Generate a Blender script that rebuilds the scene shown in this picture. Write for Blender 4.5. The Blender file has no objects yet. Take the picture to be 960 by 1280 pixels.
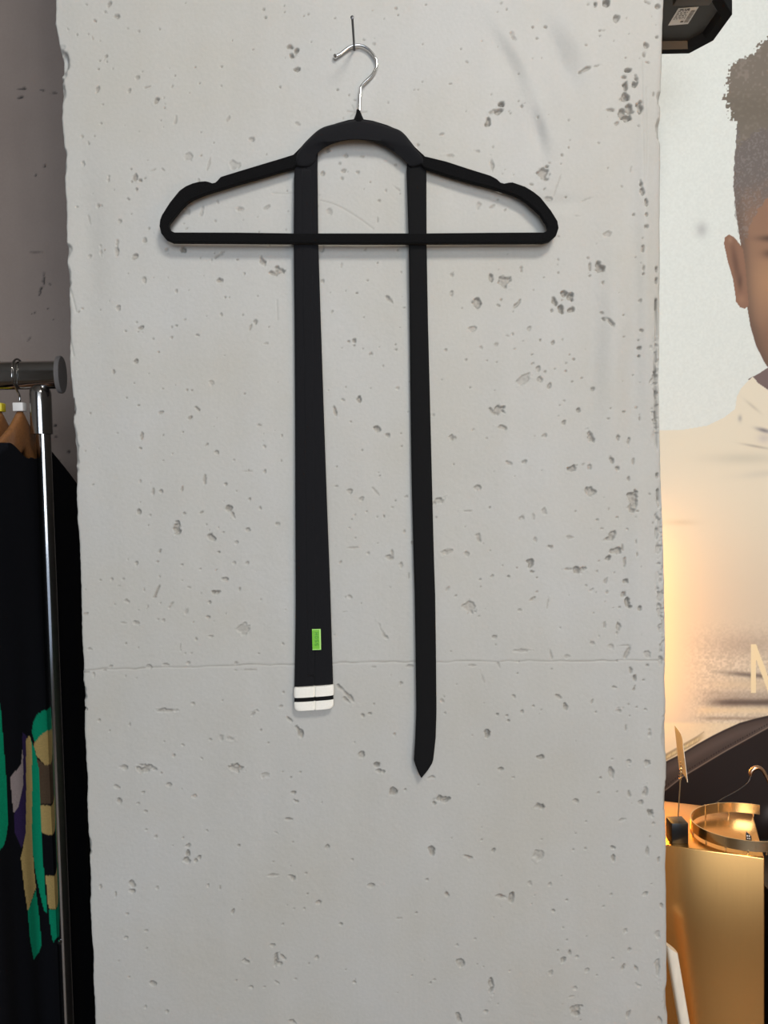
import bpy, bmesh, math, random
import numpy as np
from mathutils import Vector, Matrix

random.seed(7)
RNG = np.random.RandomState(11)
SC = bpy.context.scene
COL = SC.collection

# ------------------------------------------------------------------ camera
F_PX = 960.0                       # focal length in pixels of the 960x1280 frame
CAM = np.array([0.0, -0.88, 1.40])
PITCH, ROLL = math.radians(2.4), math.radians(1.2)
FW = np.array([0, math.cos(PITCH), -math.sin(PITCH)])
U0 = np.array([0, math.sin(PITCH), math.cos(PITCH)])
R0 = np.array([1.0, 0, 0])
RT = math.cos(ROLL) * R0 - math.sin(ROLL) * U0
UP = math.sin(ROLL) * R0 + math.cos(ROLL) * U0
cam_data = bpy.data.cameras.new('camera')
cam_data.sensor_fit = 'VERTICAL'
cam_data.sensor_height = 36.0
cam_data.lens = 36.0 * F_PX / 1280.0
cam_data.clip_start = 0.02
cam = bpy.data.objects.new('camera', cam_data)
COL.objects.link(cam)
M4 = Matrix.Identity(4)
for r in range(3):
    M4[r][0], M4[r][1], M4[r][2], M4[r][3] = RT[r], UP[r], -FW[r], CAM[r]
cam.matrix_world = M4
SC.camera = cam

# ------------------------------------------------------------------ light
SC.view_settings.view_transform = 'Standard'
SC.view_settings.look = 'None'
SC.view_settings.gamma = 1.0
SC.view_settings.use_curve_mapping = False
SC.view_settings.exposure = 0.0

world = bpy.data.worlds.new('world')
SC.world = world
world.use_nodes = True
wn = world.node_tree.nodes
wn['Background'].inputs[0].default_value = (0.62, 0.76, 1.0, 1)
wn['Background'].inputs[1].default_value = 1.0


def area_light(name, loc, target, sx, sy, power, color):
    d = bpy.data.lights.new(name, 'AREA')
    d.shape = 'RECTANGLE'
    d.size, d.size_y = sx, sy
    d.energy = power
    d.color = color
    o = bpy.data.objects.new(name, d)
    COL.objects.link(o)
    o.location = loc
    o.rotation_euler = (Vector(target) - Vector(loc)).to_track_quat('-Z', 'Y').to_euler()
    return o


# daylight entering through an assumed, unseen shop window behind the photographer
area_light('assumed_window_daylight', (0.30, -3.45, 1.90), (0.1, 0.0, 1.7), 1.9, 1.6, 60, (0.88, 0.95, 1.0))
# assumed ceiling light panel, unseen, above and in front of the pillar
area_light('assumed_panel_light', (0.58, -1.55, 2.84), (0.30, 0.0, 1.2), 0.50, 0.50, 36, (1.0, 0.95, 0.87))

# ------------------------------------------------------------------ helpers


def ray(px, py):
    return FW + RT * (px - 480.0) / F_PX - UP * (py - 640.0) / F_PX


def P(px, py, Y):
    d = ray(px, py)
    return CAM + d * (Y - CAM[1]) / d[1]


def PX(px, py, X):
    d = ray(px, py)
    return CAM + d * (X - CAM[0]) / d[0]


def PZ(px, py, Z):
    d = ray(px, py)
    return CAM + d * (Z - CAM[2]) / d[2]


def project(p):
    q = np.asarray(p, float) - CAM
    z = q @ FW
    return 480 + F_PX * (q @ RT) / z, 640 - F_PX * (q @ UP) / z


ORG = {}


def world_org(parent):
    return ORG.get(parent.name, np.zeros(3)) if parent else np.zeros(3)


def mesh_obj(name, verts, faces, material, parent=None, smooth=True, org=None):
    o0 = world_org(parent) if parent else (np.zeros(3) if org is None else np.asarray(org, float))
    me = bpy.data.meshes.new(name)
    v = np.asarray(verts, float) - o0
    me.from_pydata(v.tolist(), [], [tuple(int(i) for i in f) for f in faces])
    me.validate()
    bm = bmesh.new()
    bm.from_mesh(me)
    bmesh.ops.recalc_face_normals(bm, faces=bm.faces)
    bm.to_mesh(me)
    bm.free()
    o = bpy.data.objects.new(name, me)
    COL.objects.link(o)
    if material:
        me.materials.append(material)
    for p in me.polygons:
        p.use_smooth = smooth
    if parent:
        o.parent = parent
    else:
        o.location = o0
    ORG[o.name] = o0
    return o


def sharp(o, deg=35):
    """smooth shading that keeps hard edges"""
    me = o.data
    bm = bmesh.new()
    bm.from_mesh(me)
    lim = math.radians(deg)
    for e in bm.edges:
        e.smooth = not (len(e.link_faces) == 2 and e.calc_face_angle(0) > lim)
    bm.to_mesh(me)
    bm.free()
    for p in me.polygons:
        p.use_smooth = True
    return o


def bm_obj(name, bm, material, parent=None, smooth=False, org=None):
    verts = [tuple(v.co) for v in bm.verts]
    bm.verts.index_update()
    faces = [[v.index for v in f.verts] for f in bm.faces]
    bm.free()
    o = mesh_obj(name, verts, faces, material, parent, smooth, org)
    return o


def box_bm(lo, hi, bevel=0.0, seg=2, rot=None, center=None):
    bm = bmesh.new()
    bmesh.ops.create_cube(bm, size=1.0)
    lo, hi = Vector(lo), Vector(hi)
    for v in bm.verts:
        v.co = Vector(((lo[i] + hi[i]) / 2 + v.co[i] * (hi[i] - lo[i]) for i in range(3)))
    if bevel > 0:
        bmesh.ops.bevel(bm, geom=list(bm.edges), offset=bevel, segments=seg, profile=0.5, affect='EDGES')
    if rot is not None:
        c = Vector(center) if center is not None else (lo + hi) / 2
        for v in bm.verts:
            v.co = rot @ (v.co - c) + c
    return bm


def box(name, lo, hi, material, parent=None, bevel=0.0, seg=2, rot=None, center=None, org=None):
    o = bm_obj(name, box_bm(lo, hi, bevel, seg, rot, center), material, parent, False, org)
    if bevel > 0:
        sharp(o, 40)
    return o


def loft(rings, closed_ring=True, closed_path=False, cap=True):
    """rings: list of (n,3) arrays -> verts, faces"""
    n = len(rings[0])
    verts = np.concatenate([np.asarray(r, float) for r in rings])
    faces = []
    m = len(rings)
    for i in range(m if closed_path else m - 1):
        a, b = i * n, ((i + 1) % m) * n
        for j in range(n if closed_ring else n - 1):
            k = (j + 1) % n
            faces.append((a + j, a + k, b + k, b + j))
    if cap and closed_ring and not closed_path:
        faces.append(tuple(range(n - 1, -1, -1)))
        faces.append(tuple((m - 1) * n + j for j in range(n)))
    return verts, faces


def catmull(pts, sub=6):
    p = np.asarray(pts, float)
    q = np.vstack([2 * p[0] - p[1], p, 2 * p[-1] - p[-2]])
    out = []
    for i in range(len(p) - 1):
        a, b, c, d = q[i:i + 4]
        for t in np.linspace(0, 1, sub, endpoint=False):
            out.append(0.5 * ((2 * b) + (c - a) * t + (2 * a - 5 * b + 4 * c - d) * t * t + (3 * b - a - 3 * c + d) * t ** 3))
    out.append(p[-1])
    return np.array(out)


def tube_vf(pts, rad, n=12, closed=False):
    p = np.asarray(pts, float)
    m = len(p)
    rad = np.broadcast_to(np.asarray(rad, float), (m,))
    t = np.gradient(p, axis=0)
    t /= np.linalg.norm(t, axis=1)[:, None] + 1e-12
    ref = np.array([0, 0, 1.0]) if abs(t[0][2]) < 0.9 else np.array([0, 1.0, 0])
    u = np.cross(t[0], ref)
    u /= np.linalg.norm(u)
    rings = []
    for i in range(m):
        u = u - t[i] * (u @ t[i])
        u /= np.linalg.norm(u)
        w = np.cross(t[i], u)
        a = np.linspace(0, 2 * np.pi, n, endpoint=False)
        rings.append(p[i] + rad[i] * (np.cos(a)[:, None] * u + np.sin(a)[:, None] * w))
    return loft(rings, True, closed, not closed)


def tube(name, pts, rad, material, parent=None, n=12, org=None):
    v, f = tube_vf(pts, rad, n)
    return sharp(mesh_obj(name, v, f, material, parent, True, org), 50)


def lathe(name, base, axis, prof, material, parent=None, n=24, org=None):
    """prof: list of (distance along axis, radius)"""
    base = np.asarray(base, float)
    ax = np.asarray(axis, float) / np.linalg.norm(axis)
    ref = np.array([0, 0, 1.0]) if abs(ax[2]) < 0.9 else np.array([1.0, 0, 0])
    u = np.cross(ax, ref); u /= np.linalg.norm(u)
    w = np.cross(ax, u)
    a = np.linspace(0, 2 * np.pi, n, endpoint=False)
    rings = [base + ax * d + max(r, 1e-5) * (np.cos(a)[:, None] * u + np.sin(a)[:, None] * w) for d, r in prof]
    v, f = loft(rings)
    return sharp(mesh_obj(name, v, f, material, parent, True, org), 40)


def thing(name, loc, label, cat, group=None):
    o = bpy.data.objects.new(name, None)
    o.empty_display_size = 0.05
    COL.objects.link(o)
    o.location = loc
    ORG[o.name] = np.asarray(loc, float)
    return tag(o, label, cat, group)


def tag(o, label, cat, group=None, kind=None):
    o['label'] = label
    o['category'] = cat
    if group:
        o['group'] = group
    if kind:
        o['kind'] = kind
    return o


def srgb(r, g, b):
    c = np.array([r, g, b]) / 255.0
    return tuple(np.where(c <= 0.04045, c / 12.92, ((c + 0.055) / 1.055) ** 2.4)) + (1.0,)


def lin(a):
    c = np.asarray(a) / 255.0
    return np.where(c <= 0.04045, c / 12.92, ((c + 0.055) / 1.055) ** 2.4)


# ------------------------------------------------------------------ materials
def new_mat(name):
    m = bpy.data.materials.new(name)
    m.use_nodes = True
    nt = m.node_tree
    return m, nt, nt.nodes['Principled BSDF']


def mat(name, color, rough=0.5, metal=0.0, var=0.06, scale=60.0, bump=0.0, bscale=400.0, sheen=0.0, stretch=(1, 1, 1), spec=0.5):
    """procedural surface: a base colour with noise variation, roughness noise and optional relief"""
    m, nt, bs = new_mat(name)
    N, L = nt.nodes, nt.links
    tc = N.new('ShaderNodeTexCoord')
    mp = N.new('ShaderNodeMapping')
    mp.inputs['Scale'].default_value = stretch
    L.new(tc.outputs['Object'], mp.inputs['Vector'])
    nz = N.new('ShaderNodeTexNoise')
    nz.inputs['Scale'].default_value = scale
    nz.inputs['Detail'].default_value = 4
    L.new(mp.outputs[0], nz.inputs['Vector'])
    rp = N.new('ShaderNodeValToRGB')
    c = np.array(color[:3])
    rp.color_ramp.elements[0].position = 0.3
    rp.color_ramp.elements[1].position = 0.7
    rp.color_ramp.elements[0].color = tuple(c * (1 - var)) + (1,)
    rp.color_ramp.elements[1].color = tuple(np.minimum(c * (1 + var), 1)) + (1,)
    L.new(nz.outputs['Fac'], rp.inputs[0])
    L.new(rp.outputs[0], bs.inputs['Base Color'])
    bs.inputs['Roughness'].default_value = rough
    bs.inputs['Metallic'].default_value = metal
    bs.inputs['Specular IOR Level'].default_value = spec
    if sheen:
        bs.inputs['Sheen Weight'].default_value = sheen
        bs.inputs['Sheen Roughness'].default_value = 0.4
    if bump:
        n2 = N.new('ShaderNodeTexNoise')
        n2.inputs['Scale'].default_value = bscale
        n2.inputs['Detail'].default_value = 3
        L.new(mp.outputs[0], n2.inputs['Vector'])
        b = N.new('ShaderNodeBump')
        b.inputs['Strength'].default_value = bump
        b.inputs['Distance'].default_value = 0.001
        L.new(n2.outputs['Fac'], b.inputs['Height'])
        L.new(b.outputs[0], bs.inputs['Normal'])
    return m


def concrete(name, c1, c2, pitcol, rough=0.62, bump=0.25):
    """cast concrete: cloudy mottling, fine grain, and a darker colour inside the pits (attribute 'pit')"""
    m, nt, bs = new_mat(name)
    N, L = nt.nodes, nt.links
    tc = N.new('ShaderNodeTexCoord')
    big = N.new('ShaderNodeTexNoise'); big.inputs['Scale'].default_value = 4.5; big.inputs['Detail'].default_value = 6
    big.inputs['Roughness'].default_value = 0.6
    L.new(tc.outputs['Object'], big.inputs['Vector'])
    rp = N.new('ShaderNodeValToRGB')
    rp.color_ramp.elements[0].position = 0.36; rp.color_ramp.elements[1].position = 0.64
    rp.color_ramp.elements[0].color = c1; rp.color_ramp.elements[1].color = c2
    L.new(big.outputs['Fac'], rp.inputs[0])
    mp = N.new('ShaderNodeMapping'); mp.inputs['Scale'].default_value = (14, 14, 2.0)
    L.new(tc.outputs['Object'], mp.inputs['Vector'])
    stk = N.new('ShaderNodeTexNoise'); stk.inputs['Scale'].default_value = 2.0; stk.inputs['Detail'].default_value = 5
    L.new(mp.outputs[0], stk.inputs['Vector'])
    fine = N.new('ShaderNodeTexNoise'); fine.inputs['Scale'].default_value = 260; fine.inputs['Detail'].default_value = 4
    L.new(tc.outputs['Object'], fine.inputs['Vector'])
    mul = N.new('ShaderNodeMath'); mul.operation = 'MULTIPLY_ADD'
    mul.inputs[1].default_value = 0.10; mul.inputs[2].default_value = 0.90
    L.new(stk.outputs['Fac'], mul.inputs[0])
    mul2 = N.new('ShaderNodeMath'); mul2.operation = 'MULTIPLY_ADD'
    mul2.inputs[1].default_value = 0.10; mul2.inputs[2].default_value = 0.0
    L.new(fine.outputs['Fac'], mul2.inputs[0])
    add = N.new('ShaderNodeMath'); add.operation = 'ADD'
    L.new(mul.outputs[0], add.inputs[0]); L.new(mul2.outputs[0], add.inputs[1])
    mix = N.new('ShaderNodeMix'); mix.data_type = 'RGBA'; mix.blend_type = 'MULTIPLY'
    mix.inputs['Factor'].default_value = 1.0
    L.new(rp.outputs[0], mix.inputs['A']); L.new(add.outputs[0], mix.inputs['B'])
    at = N.new('ShaderNodeAttribute'); at.attribute_name = 'pit'
    mx2 = N.new('ShaderNodeMix'); mx2.data_type = 'RGBA'
    mx2.inputs['B'].default_value = pitcol
    L.new(at.outputs['Fac'], mx2.inputs['Factor'])
    L.new(mix.outputs['Result'], mx2.inputs['A'])
    L.new(mx2.outputs['Result'], bs.inputs['Base Color'])
    bs.inputs['Roughness'].default_value = rough
    bs.inputs['Specular IOR Level'].default_value = 0.4
    b = N.new('ShaderNodeBump'); b.inputs['Strength'].default_value = bump; b.inputs['Distance'].default_value = 0.0006
    L.new(fine.outputs['Fac'], b.inputs['Height'])
    L.new(b.outputs[0], bs.inputs['Normal'])
    return m


def attr_mat(name, attr, rough=0.6, spec=0.3, grain=0.0, gscale=900, sheen=0.0):
    m, nt, bs = new_mat(name)
    N, L = nt.nodes, nt.links
    at = N.new('ShaderNodeAttribute'); at.attribute_name = attr
    tc = N.new('ShaderNodeTexCoord')
    nz = N.new('ShaderNodeTexNoise'); nz.inputs['Scale'].default_value = gscale; nz.inputs['Detail'].default_value = 2
    L.new(tc.outputs['Object'], nz.inputs['Vector'])
    ma = N.new('ShaderNodeMath'); ma.operation = 'MULTIPLY_ADD'
    ma.inputs[1].default_value = 2 * grain; ma.inputs[2].default_value = 1 - grain
    L.new(nz.outputs['Fac'], ma.inputs[0])
    mix = N.new('ShaderNodeMix'); mix.data_type = 'RGBA'; mix.blend_type = 'MULTIPLY'; mix.inputs['Factor'].default_value = 1
    L.new(at.outputs['Color'], mix.inputs['A']); L.new(ma.outputs[0], mix.inputs['B'])
    L.new(mix.outputs['Result'], bs.inputs['Base Color'])
    bs.inputs['Roughness'].default_value = rough
    bs.inputs['Specular IOR Level'].default_value = spec
    if sheen:
        bs.inputs['Sheen Weight'].default_value = sheen
    return m


def ribbed_fabric(name, color, freq=900.0, strength=0.3, sheen=0.15, rough=0.85):
    m, nt, bs = new_mat(name)
    N, L = nt.nodes, nt.links
    tc = N.new('ShaderNodeTexCoord')
    wv = N.new('ShaderNodeTexWave'); wv.bands_direction = 'X'
    wv.inputs['Scale'].default_value = freq / 6.283; wv.inputs['Distortion'].default_value = 0.4
    wv.inputs['Detail'].default_value = 1
    L.new(tc.outputs['Object'], wv.inputs['Vector'])
    nz = N.new('ShaderNodeTexNoise'); nz.inputs['Scale'].default_value = 700
    L.new(tc.outputs['Object'], nz.inputs['Vector'])
    rp = N.new('ShaderNodeValToRGB')
    c = np.array(color[:3])
    rp.color_ramp.elements[0].color = tuple(c * 0.8) + (1,)
    rp.color_ramp.elements[1].color = tuple(c * 1.25) + (1,)
    L.new(nz.outputs['Fac'], rp.inputs[0]); L.new(rp.outputs[0], bs.inputs['Base Color'])
    b = N.new('ShaderNodeBump'); b.inputs['Strength'].default_value = strength; b.inputs['Distance'].default_value = 0.0004
    L.new(wv.outputs['Fac'], b.inputs['Height']); L.new(b.outputs[0], bs.inputs['Normal'])
    bs.inputs['Roughness'].default_value = rough
    bs.inputs['Sheen Weight'].default_value = sheen
    bs.inputs['Specular IOR Level'].default_value = 0.2
    return m


def emit_mat(name, color, strength):
    m, nt, bs = new_mat(name)
    bs.inputs['Emission Color'].default_value = color
    bs.inputs['Emission Strength'].default_value = strength
    bs.inputs['Base Color'].default_value = color
    return m


M_PILLAR = concrete('pale_concrete', (0.432, 0.418, 0.382, 1), (0.448, 0.444, 0.428, 1), (0.30, 0.278, 0.245, 1))
M_NICHE = concrete('taupe_concrete', (0.238, 0.190, 0.167, 1), (0.262, 0.212, 0.186, 1), (0.05, 0.042, 0.04, 1), 0.75, 0.15)
M_ROOM = mat('room_plaster', (0.27, 0.255, 0.235), 0.8, var=0.03, scale=6)
M_FLOOR = mat('floor_screed', (0.13, 0.085, 0.052), 0.5, var=0.12, scale=5)
M_VELVET = mat('black_flock', (0.0055, 0.0055, 0.006), 0.95, var=0.3, scale=900, bump=0.5, bscale=2500, sheen=0.06, spec=0.08)
M_TIE = ribbed_fabric('black_knit', (0.0052, 0.0053, 0.0070), 1900, 0.35, 0.05)
M_TIE2 = ribbed_fabric('black_weave', (0.0034, 0.0034, 0.0040), 2600, 0.25, 0.02)
M_WHITE_RIB = mat('white_rib', (0.86, 0.83, 0.76), 0.85, var=0.03, scale=500, bump=0.4, bscale=1500)
M_GREEN_TAG = mat('green_satin', (0.155, 0.46, 0.018), 0.35, var=0.08, scale=500)
M_GREEN_THREAD = mat('pale_green_thread', (0.44, 0.80, 0.20), 0.5, var=0.05)
M_GREEN_DARK = mat('dark_green_thread', (0.055, 0.26, 0.012), 0.5, var=0.05)
M_CHROME = mat('chrome', (0.80, 0.80, 0.80), 0.10, 1.0, var=0.02)
M_CHROME_DULL = mat('worn_chrome', (0.40, 0.39, 0.38), 0.13, 1.0, var=0.04, scale=120)
M_NAIL = mat('dark_steel', (0.10, 0.10, 0.105), 0.42, 0.9, var=0.15, scale=300)
M_CAP = mat('taupe_plastic', (0.16, 0.145, 0.14), 0.6, var=0.04)
M_WOOD = mat('varnished_beech', (0.25, 0.105, 0.036), 0.38, var=0.18, scale=40, stretch=(1, 8, 8))
M_WHITE_PL = mat('white_plastic', (0.72, 0.70, 0.68), 0.45, var=0.02)
M_YELLOW = mat('yellow_plastic', (0.62, 0.50, 0.02), 0.4, var=0.03)
M_SHELL = mat('jet_plastic', (0.002, 0.002, 0.0025), 0.7, var=0.1, scale=80, spec=0.1)
M_BLACK_PL = mat('black_plastic', (0.012, 0.012, 0.014), 0.32, var=0.1, scale=80)
M_BLACK_SATIN = mat('black_lacquer', (0.006, 0.006, 0.006), 0.28, var=0.1)
M_OLIVE_PL = mat('warm_black_plastic', (0.022, 0.019, 0.015), 0.55, var=0.08)
M_BROWN_PL = mat('taupe_casing_plastic', (0.085, 0.074, 0.062), 0.6, var=0.05)
M_PAPER = mat('cream_card', (0.78, 0.70, 0.58), 0.7, var=0.03, scale=90)
M_STICKER = mat('white_sticker', (0.93, 0.95, 0.97), 0.4, var=0.02)
M_INK = mat('grey_ink', (0.12, 0.13, 0.15), 0.6, var=0.05)
M_COPPER = mat('polished_copper', (0.72, 0.46, 0.30), 0.22, 1.0, var=0.04)
M_POLE_WOOD = mat('cream_painted_wood', (0.74, 0.67, 0.56), 0.6, var=0.06, scale=30, stretch=(6, 6, 1), bump=0.15)
M_RUBBER = mat('dark_rubber', (0.02, 0.02, 0.02), 0.8, var=0.1)


def brushed_brass(name, color, rough=0.30):
    m, nt, bs = new_mat(name)
    N, L = nt.nodes, nt.links
    tc = N.new('ShaderNodeTexCoord')
    mp = N.new('ShaderNodeMapping'); mp.inputs['Scale'].default_value = (260, 260, 5)
    L.new(tc.outputs['Object'], mp.inputs['Vector'])
    nz = N.new('ShaderNodeTexNoise'); nz.inputs['Scale'].default_value = 6; nz.inputs['Detail'].default_value = 3
    L.new(mp.outputs[0], nz.inputs['Vector'])
    rp = N.new('ShaderNodeValToRGB'); c = np.array(color)
    rp.color_ramp.elements[0].color = tuple(c * 0.93) + (1,); rp.color_ramp.elements[1].color = tuple(np.minimum(c * 1.05, 1)) + (1,)
    L.new(nz.outputs['Fac'], rp.inputs[0]); L.new(rp.outputs[0], bs.inputs['Base Color'])
    bs.inputs['Metallic'].default_value = 1.0
    bs.inputs['Roughness'].default_value = rough
    b = N.new('ShaderNodeBump'); b.inputs['Strength'].default_value = 0.06; b.inputs['Distance'].default_value = 0.0005
    L.new(nz.outputs['Fac'], b.inputs['Height']); L.new(b.outputs[0], bs.inputs['Normal'])
    return m


M_BRASS = brushed_brass('brushed_brass', (0.88, 0.47, 0.155), 0.23)
M_BRASS_RING = brushed_brass('polished_pale_gold', (0.78, 0.63, 0.40), 0.20)

# ------------------------------------------------------------------ numpy noise + concrete relief


def vnoise(X, Z, cell, seed):
    """smooth value noise in 0..1 with the given cell size"""
    rs = np.random.RandomState(seed)
    T = rs.rand(256, 256)
    u, v = X / cell + 37.3, Z / cell + 11.7
    i, j = np.floor(u).astype(int), np.floor(v).astype(int)
    a, b = u - i, v - j
    a, b = a * a * (3 - 2 * a), b * b * (3 - 2 * b)
    i0, i1, j0, j1 = i % 256, (i + 1) % 256, j % 256, (j + 1) % 256
    return (T[i0, j0] * (1 - a) + T[i1, j0] * a) * (1 - b) + (T[i0, j1] * (1 - a) + T[i1, j1] * a) * b


def smooth(x, a, b):
    t = np.clip((x - a) / (b - a), 0, 1)
    return t * t * (3 - 2 * t)


def carve(H, PIT, X, Z, pits, n1, n2, mmpx):
    """sink pits (x, z, half length a, half width b, angle, depth factor) in metres into height field H"""
    for (x, z, a, b, ang, d) in pits:
        R = 1.5 * max(a, b) + 0.002
        zi = np.where(np.abs(Z[:, 0] - z) < R)[0]
        if len(zi) == 0:
            continue
        r0, r1 = zi[0], zi[-1] + 1
        xr = X[(r0 + r1) // 2]
        xi = np.where(np.abs(xr - x) < R)[0]
        if len(xi) == 0:
            continue
        c0, c1 = xi[0], xi[-1] + 1
        dx, dz = X[r0:r1, c0:c1] - x, Z[r0:r1, c0:c1] - z
        ca, sa = math.cos(ang), math.sin(ang)
        u, v = (dx * ca + dz * sa) / a, (-dx * sa + dz * ca) / b
        w1, w2 = n1[r0:r1, c0:c1] - 0.5, n2[r0:r1, c0:c1] - 0.5
        f = 1.15 - np.sqrt(u * u + v * v) + 0.9 * w1 + 0.5 * w2
        big = min(a, b)
        depth = np.clip(big * 1.5, 0.0017, 0.0052) * d
        s = smooth(f, 0.10, 0.10 + min(0.55, 0.0016 / big))
        flo = 0.75 + 0.5 * w2 + 0.35 * w1
        h = -depth * s * flo
        rim = np.exp(-((f - 0.02) / 0.10) ** 2) * 0.00030 * min(1, big / 0.002)
        blk = H[r0:r1, c0:c1]
        H[r0:r1, c0:c1] = np.minimum(blk, h + np.where(s > 0, 0, rim)) if d > 0 else blk
        H[r0:r1, c0:c1] += np.where((s <= 0) & (blk > -0.0002), rim, 0)
        if PIT is not None:
            PIT[r0:r1, c0:c1] = np.maximum(PIT[r0:r1, c0:c1], s * min(1.0, 0.25 + 0.7 * d))


def grid_mesh(name, V, rows, cols, material, attr=None, color=None, parent=None, org=None):
    o0 = world_org(parent) if parent else (np.zeros(3) if org is None else np.asarray(org, float))
    me = bpy.data.meshes.new(name)
    nv = rows * cols
    idx = np.arange(nv).reshape(rows, cols)
    q = np.stack([idx[:-1, :-1], idx[:-1, 1:], idx[1:, 1:], idx[1:, :-1]], -1).reshape(-1, 4)
    nf = len(q)
    me.vertices.add(nv)
    me.vertices.foreach_set('co', (V.reshape(-1, 3) - o0).astype(np.float32).ravel())
    me.loops.add(nf * 4)
    me.loops.foreach_set('vertex_index', q.astype(np.int32).ravel())
    me.polygons.add(nf)
    me.polygons.foreach_set('loop_start', np.arange(0, nf * 4, 4, dtype=np.int32))
    me.polygons.foreach_set('use_smooth', np.ones(nf, dtype=bool))
    me.update(calc_edges=True)
    me.validate()
    if attr is not None:
        a = me.attributes.new('pit', 'FLOAT', 'POINT')
        a.data.foreach_set('value', attr.astype(np.float32).ravel())
    if color is not None:
        a = me.attributes.new('print', 'FLOAT_COLOR', 'POINT')
        c4 = np.concatenate([color.reshape(-1, 3), np.ones((nv, 1))], 1)
        a.data.foreach_set('color', c4.astype(np.float32).ravel())
    me.materials.append(material)
    o = bpy.data.objects.new(name, me)
    COL.objects.link(o)
    if parent:
        o.parent = parent
    else:
        o.location = o0
    ORG[o.name] = o0
    return o


# ------------------------------------------------------------------ the room
ZC, YB, YF, XL, XR = 3.0, 0.56, -3.6, -2.2, 2.4
fl = box('floor', (XL - .1, YF - .1, -0.1), (XR + .1, YB + .12, 0.0), M_FLOOR)
tag(fl, 'grey screed floor of the shop', 'floor', kind='structure')
ce = box('ceiling', (XL - .1, YF - .1, ZC), (XR + .1, YB + .12, ZC + 0.1), M_ROOM)
tag(ce, 'pale ceiling of the shop above the pillar', 'ceiling', kind='structure')
w = box('wall_left', (XL - .1, YF, 0), (XL, YB, ZC), M_ROOM)
tag(w, 'pale side wall of the shop beyond the clothes rack', 'wall', kind='structure')
w = box('wall_right', (XR, YF, 0), (XR + .1, YB, ZC), M_ROOM)
tag(w, 'pale side wall of the shop beyond the portrait', 'wall', kind='structure')
# window wall behind the photographer: four boxes round a wide assumed window opening
bm = bmesh.new()
for lo, hi in (((XL, YF - .1, 0), (-1.15, YF, ZC)), ((1.75, YF - .1, 0), (XR, YF, ZC)),
               ((-1.15, YF - .1, 0), (1.75, YF, 0.35)), ((-1.15, YF - .1, 2.75), (1.75, YF, ZC))):
    b2 = box_bm(lo, hi)
    tmp = bpy.data.meshes.new('t'); b2.to_mesh(tmp); b2.free(); bm.from_mesh(tmp); bpy.data.meshes.remove(tmp)
w = bm_obj('wall_front', bm, M_ROOM)
tag(w, 'pale front wall round the assumed wide shop window', 'wall', kind='structure')
# right half of the rear wall (behind the portrait)
w = box('wall_back_right', (0.0, YB, 0), (XR, YB + 0.1, ZC), M_ROOM)
tag(w, 'pale rear wall behind the portrait poster', 'wall', kind='structure')

# ------------------------------------------------------------------ niche wall on the left of the pillar
NX, NZ = 170, 640
xs = np.concatenate([[XL], np.linspace(-0.86, -0.44, NX), [0.0]])
zs = np.concatenate([[0.0], np.linspace(0.9, 2.35, NZ), [ZC]])
X, Z = np.meshgrid(xs, zs)
H = (vnoise(X, Z, 0.10, 5) - 0.5) * 0.0016 + (vnoise(X, Z, 0.03, 6) - 0.5) * 0.0006
PIT = np.zeros_like(H)
n1, n2 = vnoise(X, Z, 0.004, 8), vnoise(X, Z, 0.0022, 9)
niche = [  # px, py, a, b (px), angle, depth
    (26, 111, 6, 1.2, -4, 1.4), (25, 122, 4, 1.4, -8, 1.2), (53, 113, 5, 1.4, 15, .8), (68, 116, 5, 1.4, 5, .6),
    (56, 207, 1.8, 2.2, 0, 1.6), (44, 219, 1.6, 1.8, 0, 1.6), (54.5, 350, 1.6, 7.5, 6, 1.6), (51, 361, 1.5, 5, 40, 1.5),
    (49, 368, 1.5, 4, 30, 1.5), (62, 355, 3, 1, 40, .7), (43, 391, 2.4, 1.6, -60, 1.3), (40, 392, 1.2, 1.8, 0, 1.2),
    (36, 424, 4.5, 1.6, -50, 1.5), (66, 399, 1.5, 1.5, 0, 1.2), (60, 386, 1.5, 1, 0, 1.), (45, 315, 8, 1.5, 0, .25),
    (69, 532, 2.6, 1.6, -20, 1.2), (86, 565, 1.8, 2, 0, 1.2), (74, 575, 1.2, 1.2, 0, 1), (38, 470, 1.5, 1.5, 0, 1), (70, 546, 3, 1.0, 0, .8),
]
pl = []
for (px, py, a, b, ang, d) in niche:
    p = P(px, py, YB)
    k = (YB - CAM[1]) / F_PX
    pl.append((p[0], p[2], max(a, 1.1) * k, max(b, 1.1) * k, -math.radians(ang), d))
carve(H, PIT, X, Z, pl, n1, n2, 1)
V = np.stack([X, YB - H, Z], -1)
w = grid_mesh('wall_back_left', V, len(zs), len(xs), M_NICHE, PIT)
tag(w, 'taupe recessed wall with small cracks behind the clothes rack', 'wall', kind='structure')

# ------------------------------------------------------------------ the concrete pillar
LEFT_EDGE = [(66.5, -40), (68, 0), (67, 28), (71, 45), (75, 75), (75, 110), (78, 150), (80, 195), (79.5, 220), (82, 270), (83.5, 330), (86, 400),
             (86, 455), (90, 500), (91, 545), (94.5, 590), (96, 650), (98, 700), (100, 740), (101, 790), (103.5, 830), (102, 862),
             (105, 900), (106.5, 950), (110, 1050), (114, 1150), (118, 1280), (119, 1320)]
RIGHT_EDGE = [(831, -40), (830.5, 0), (829, 60), (828, 90), (826.5, 130), (826.5, 200), (826, 300), (826, 400), (825, 480), (825.5, 520), (827, 582), (829.5, 643),
              (831, 690), (831.5, 740), (832.5, 790), (833, 830), (832, 850), (833.5, 900), (834, 960), (833, 1000), (833.5, 1060), (834, 1170), (835.5, 1280), (836, 1320)]


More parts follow.
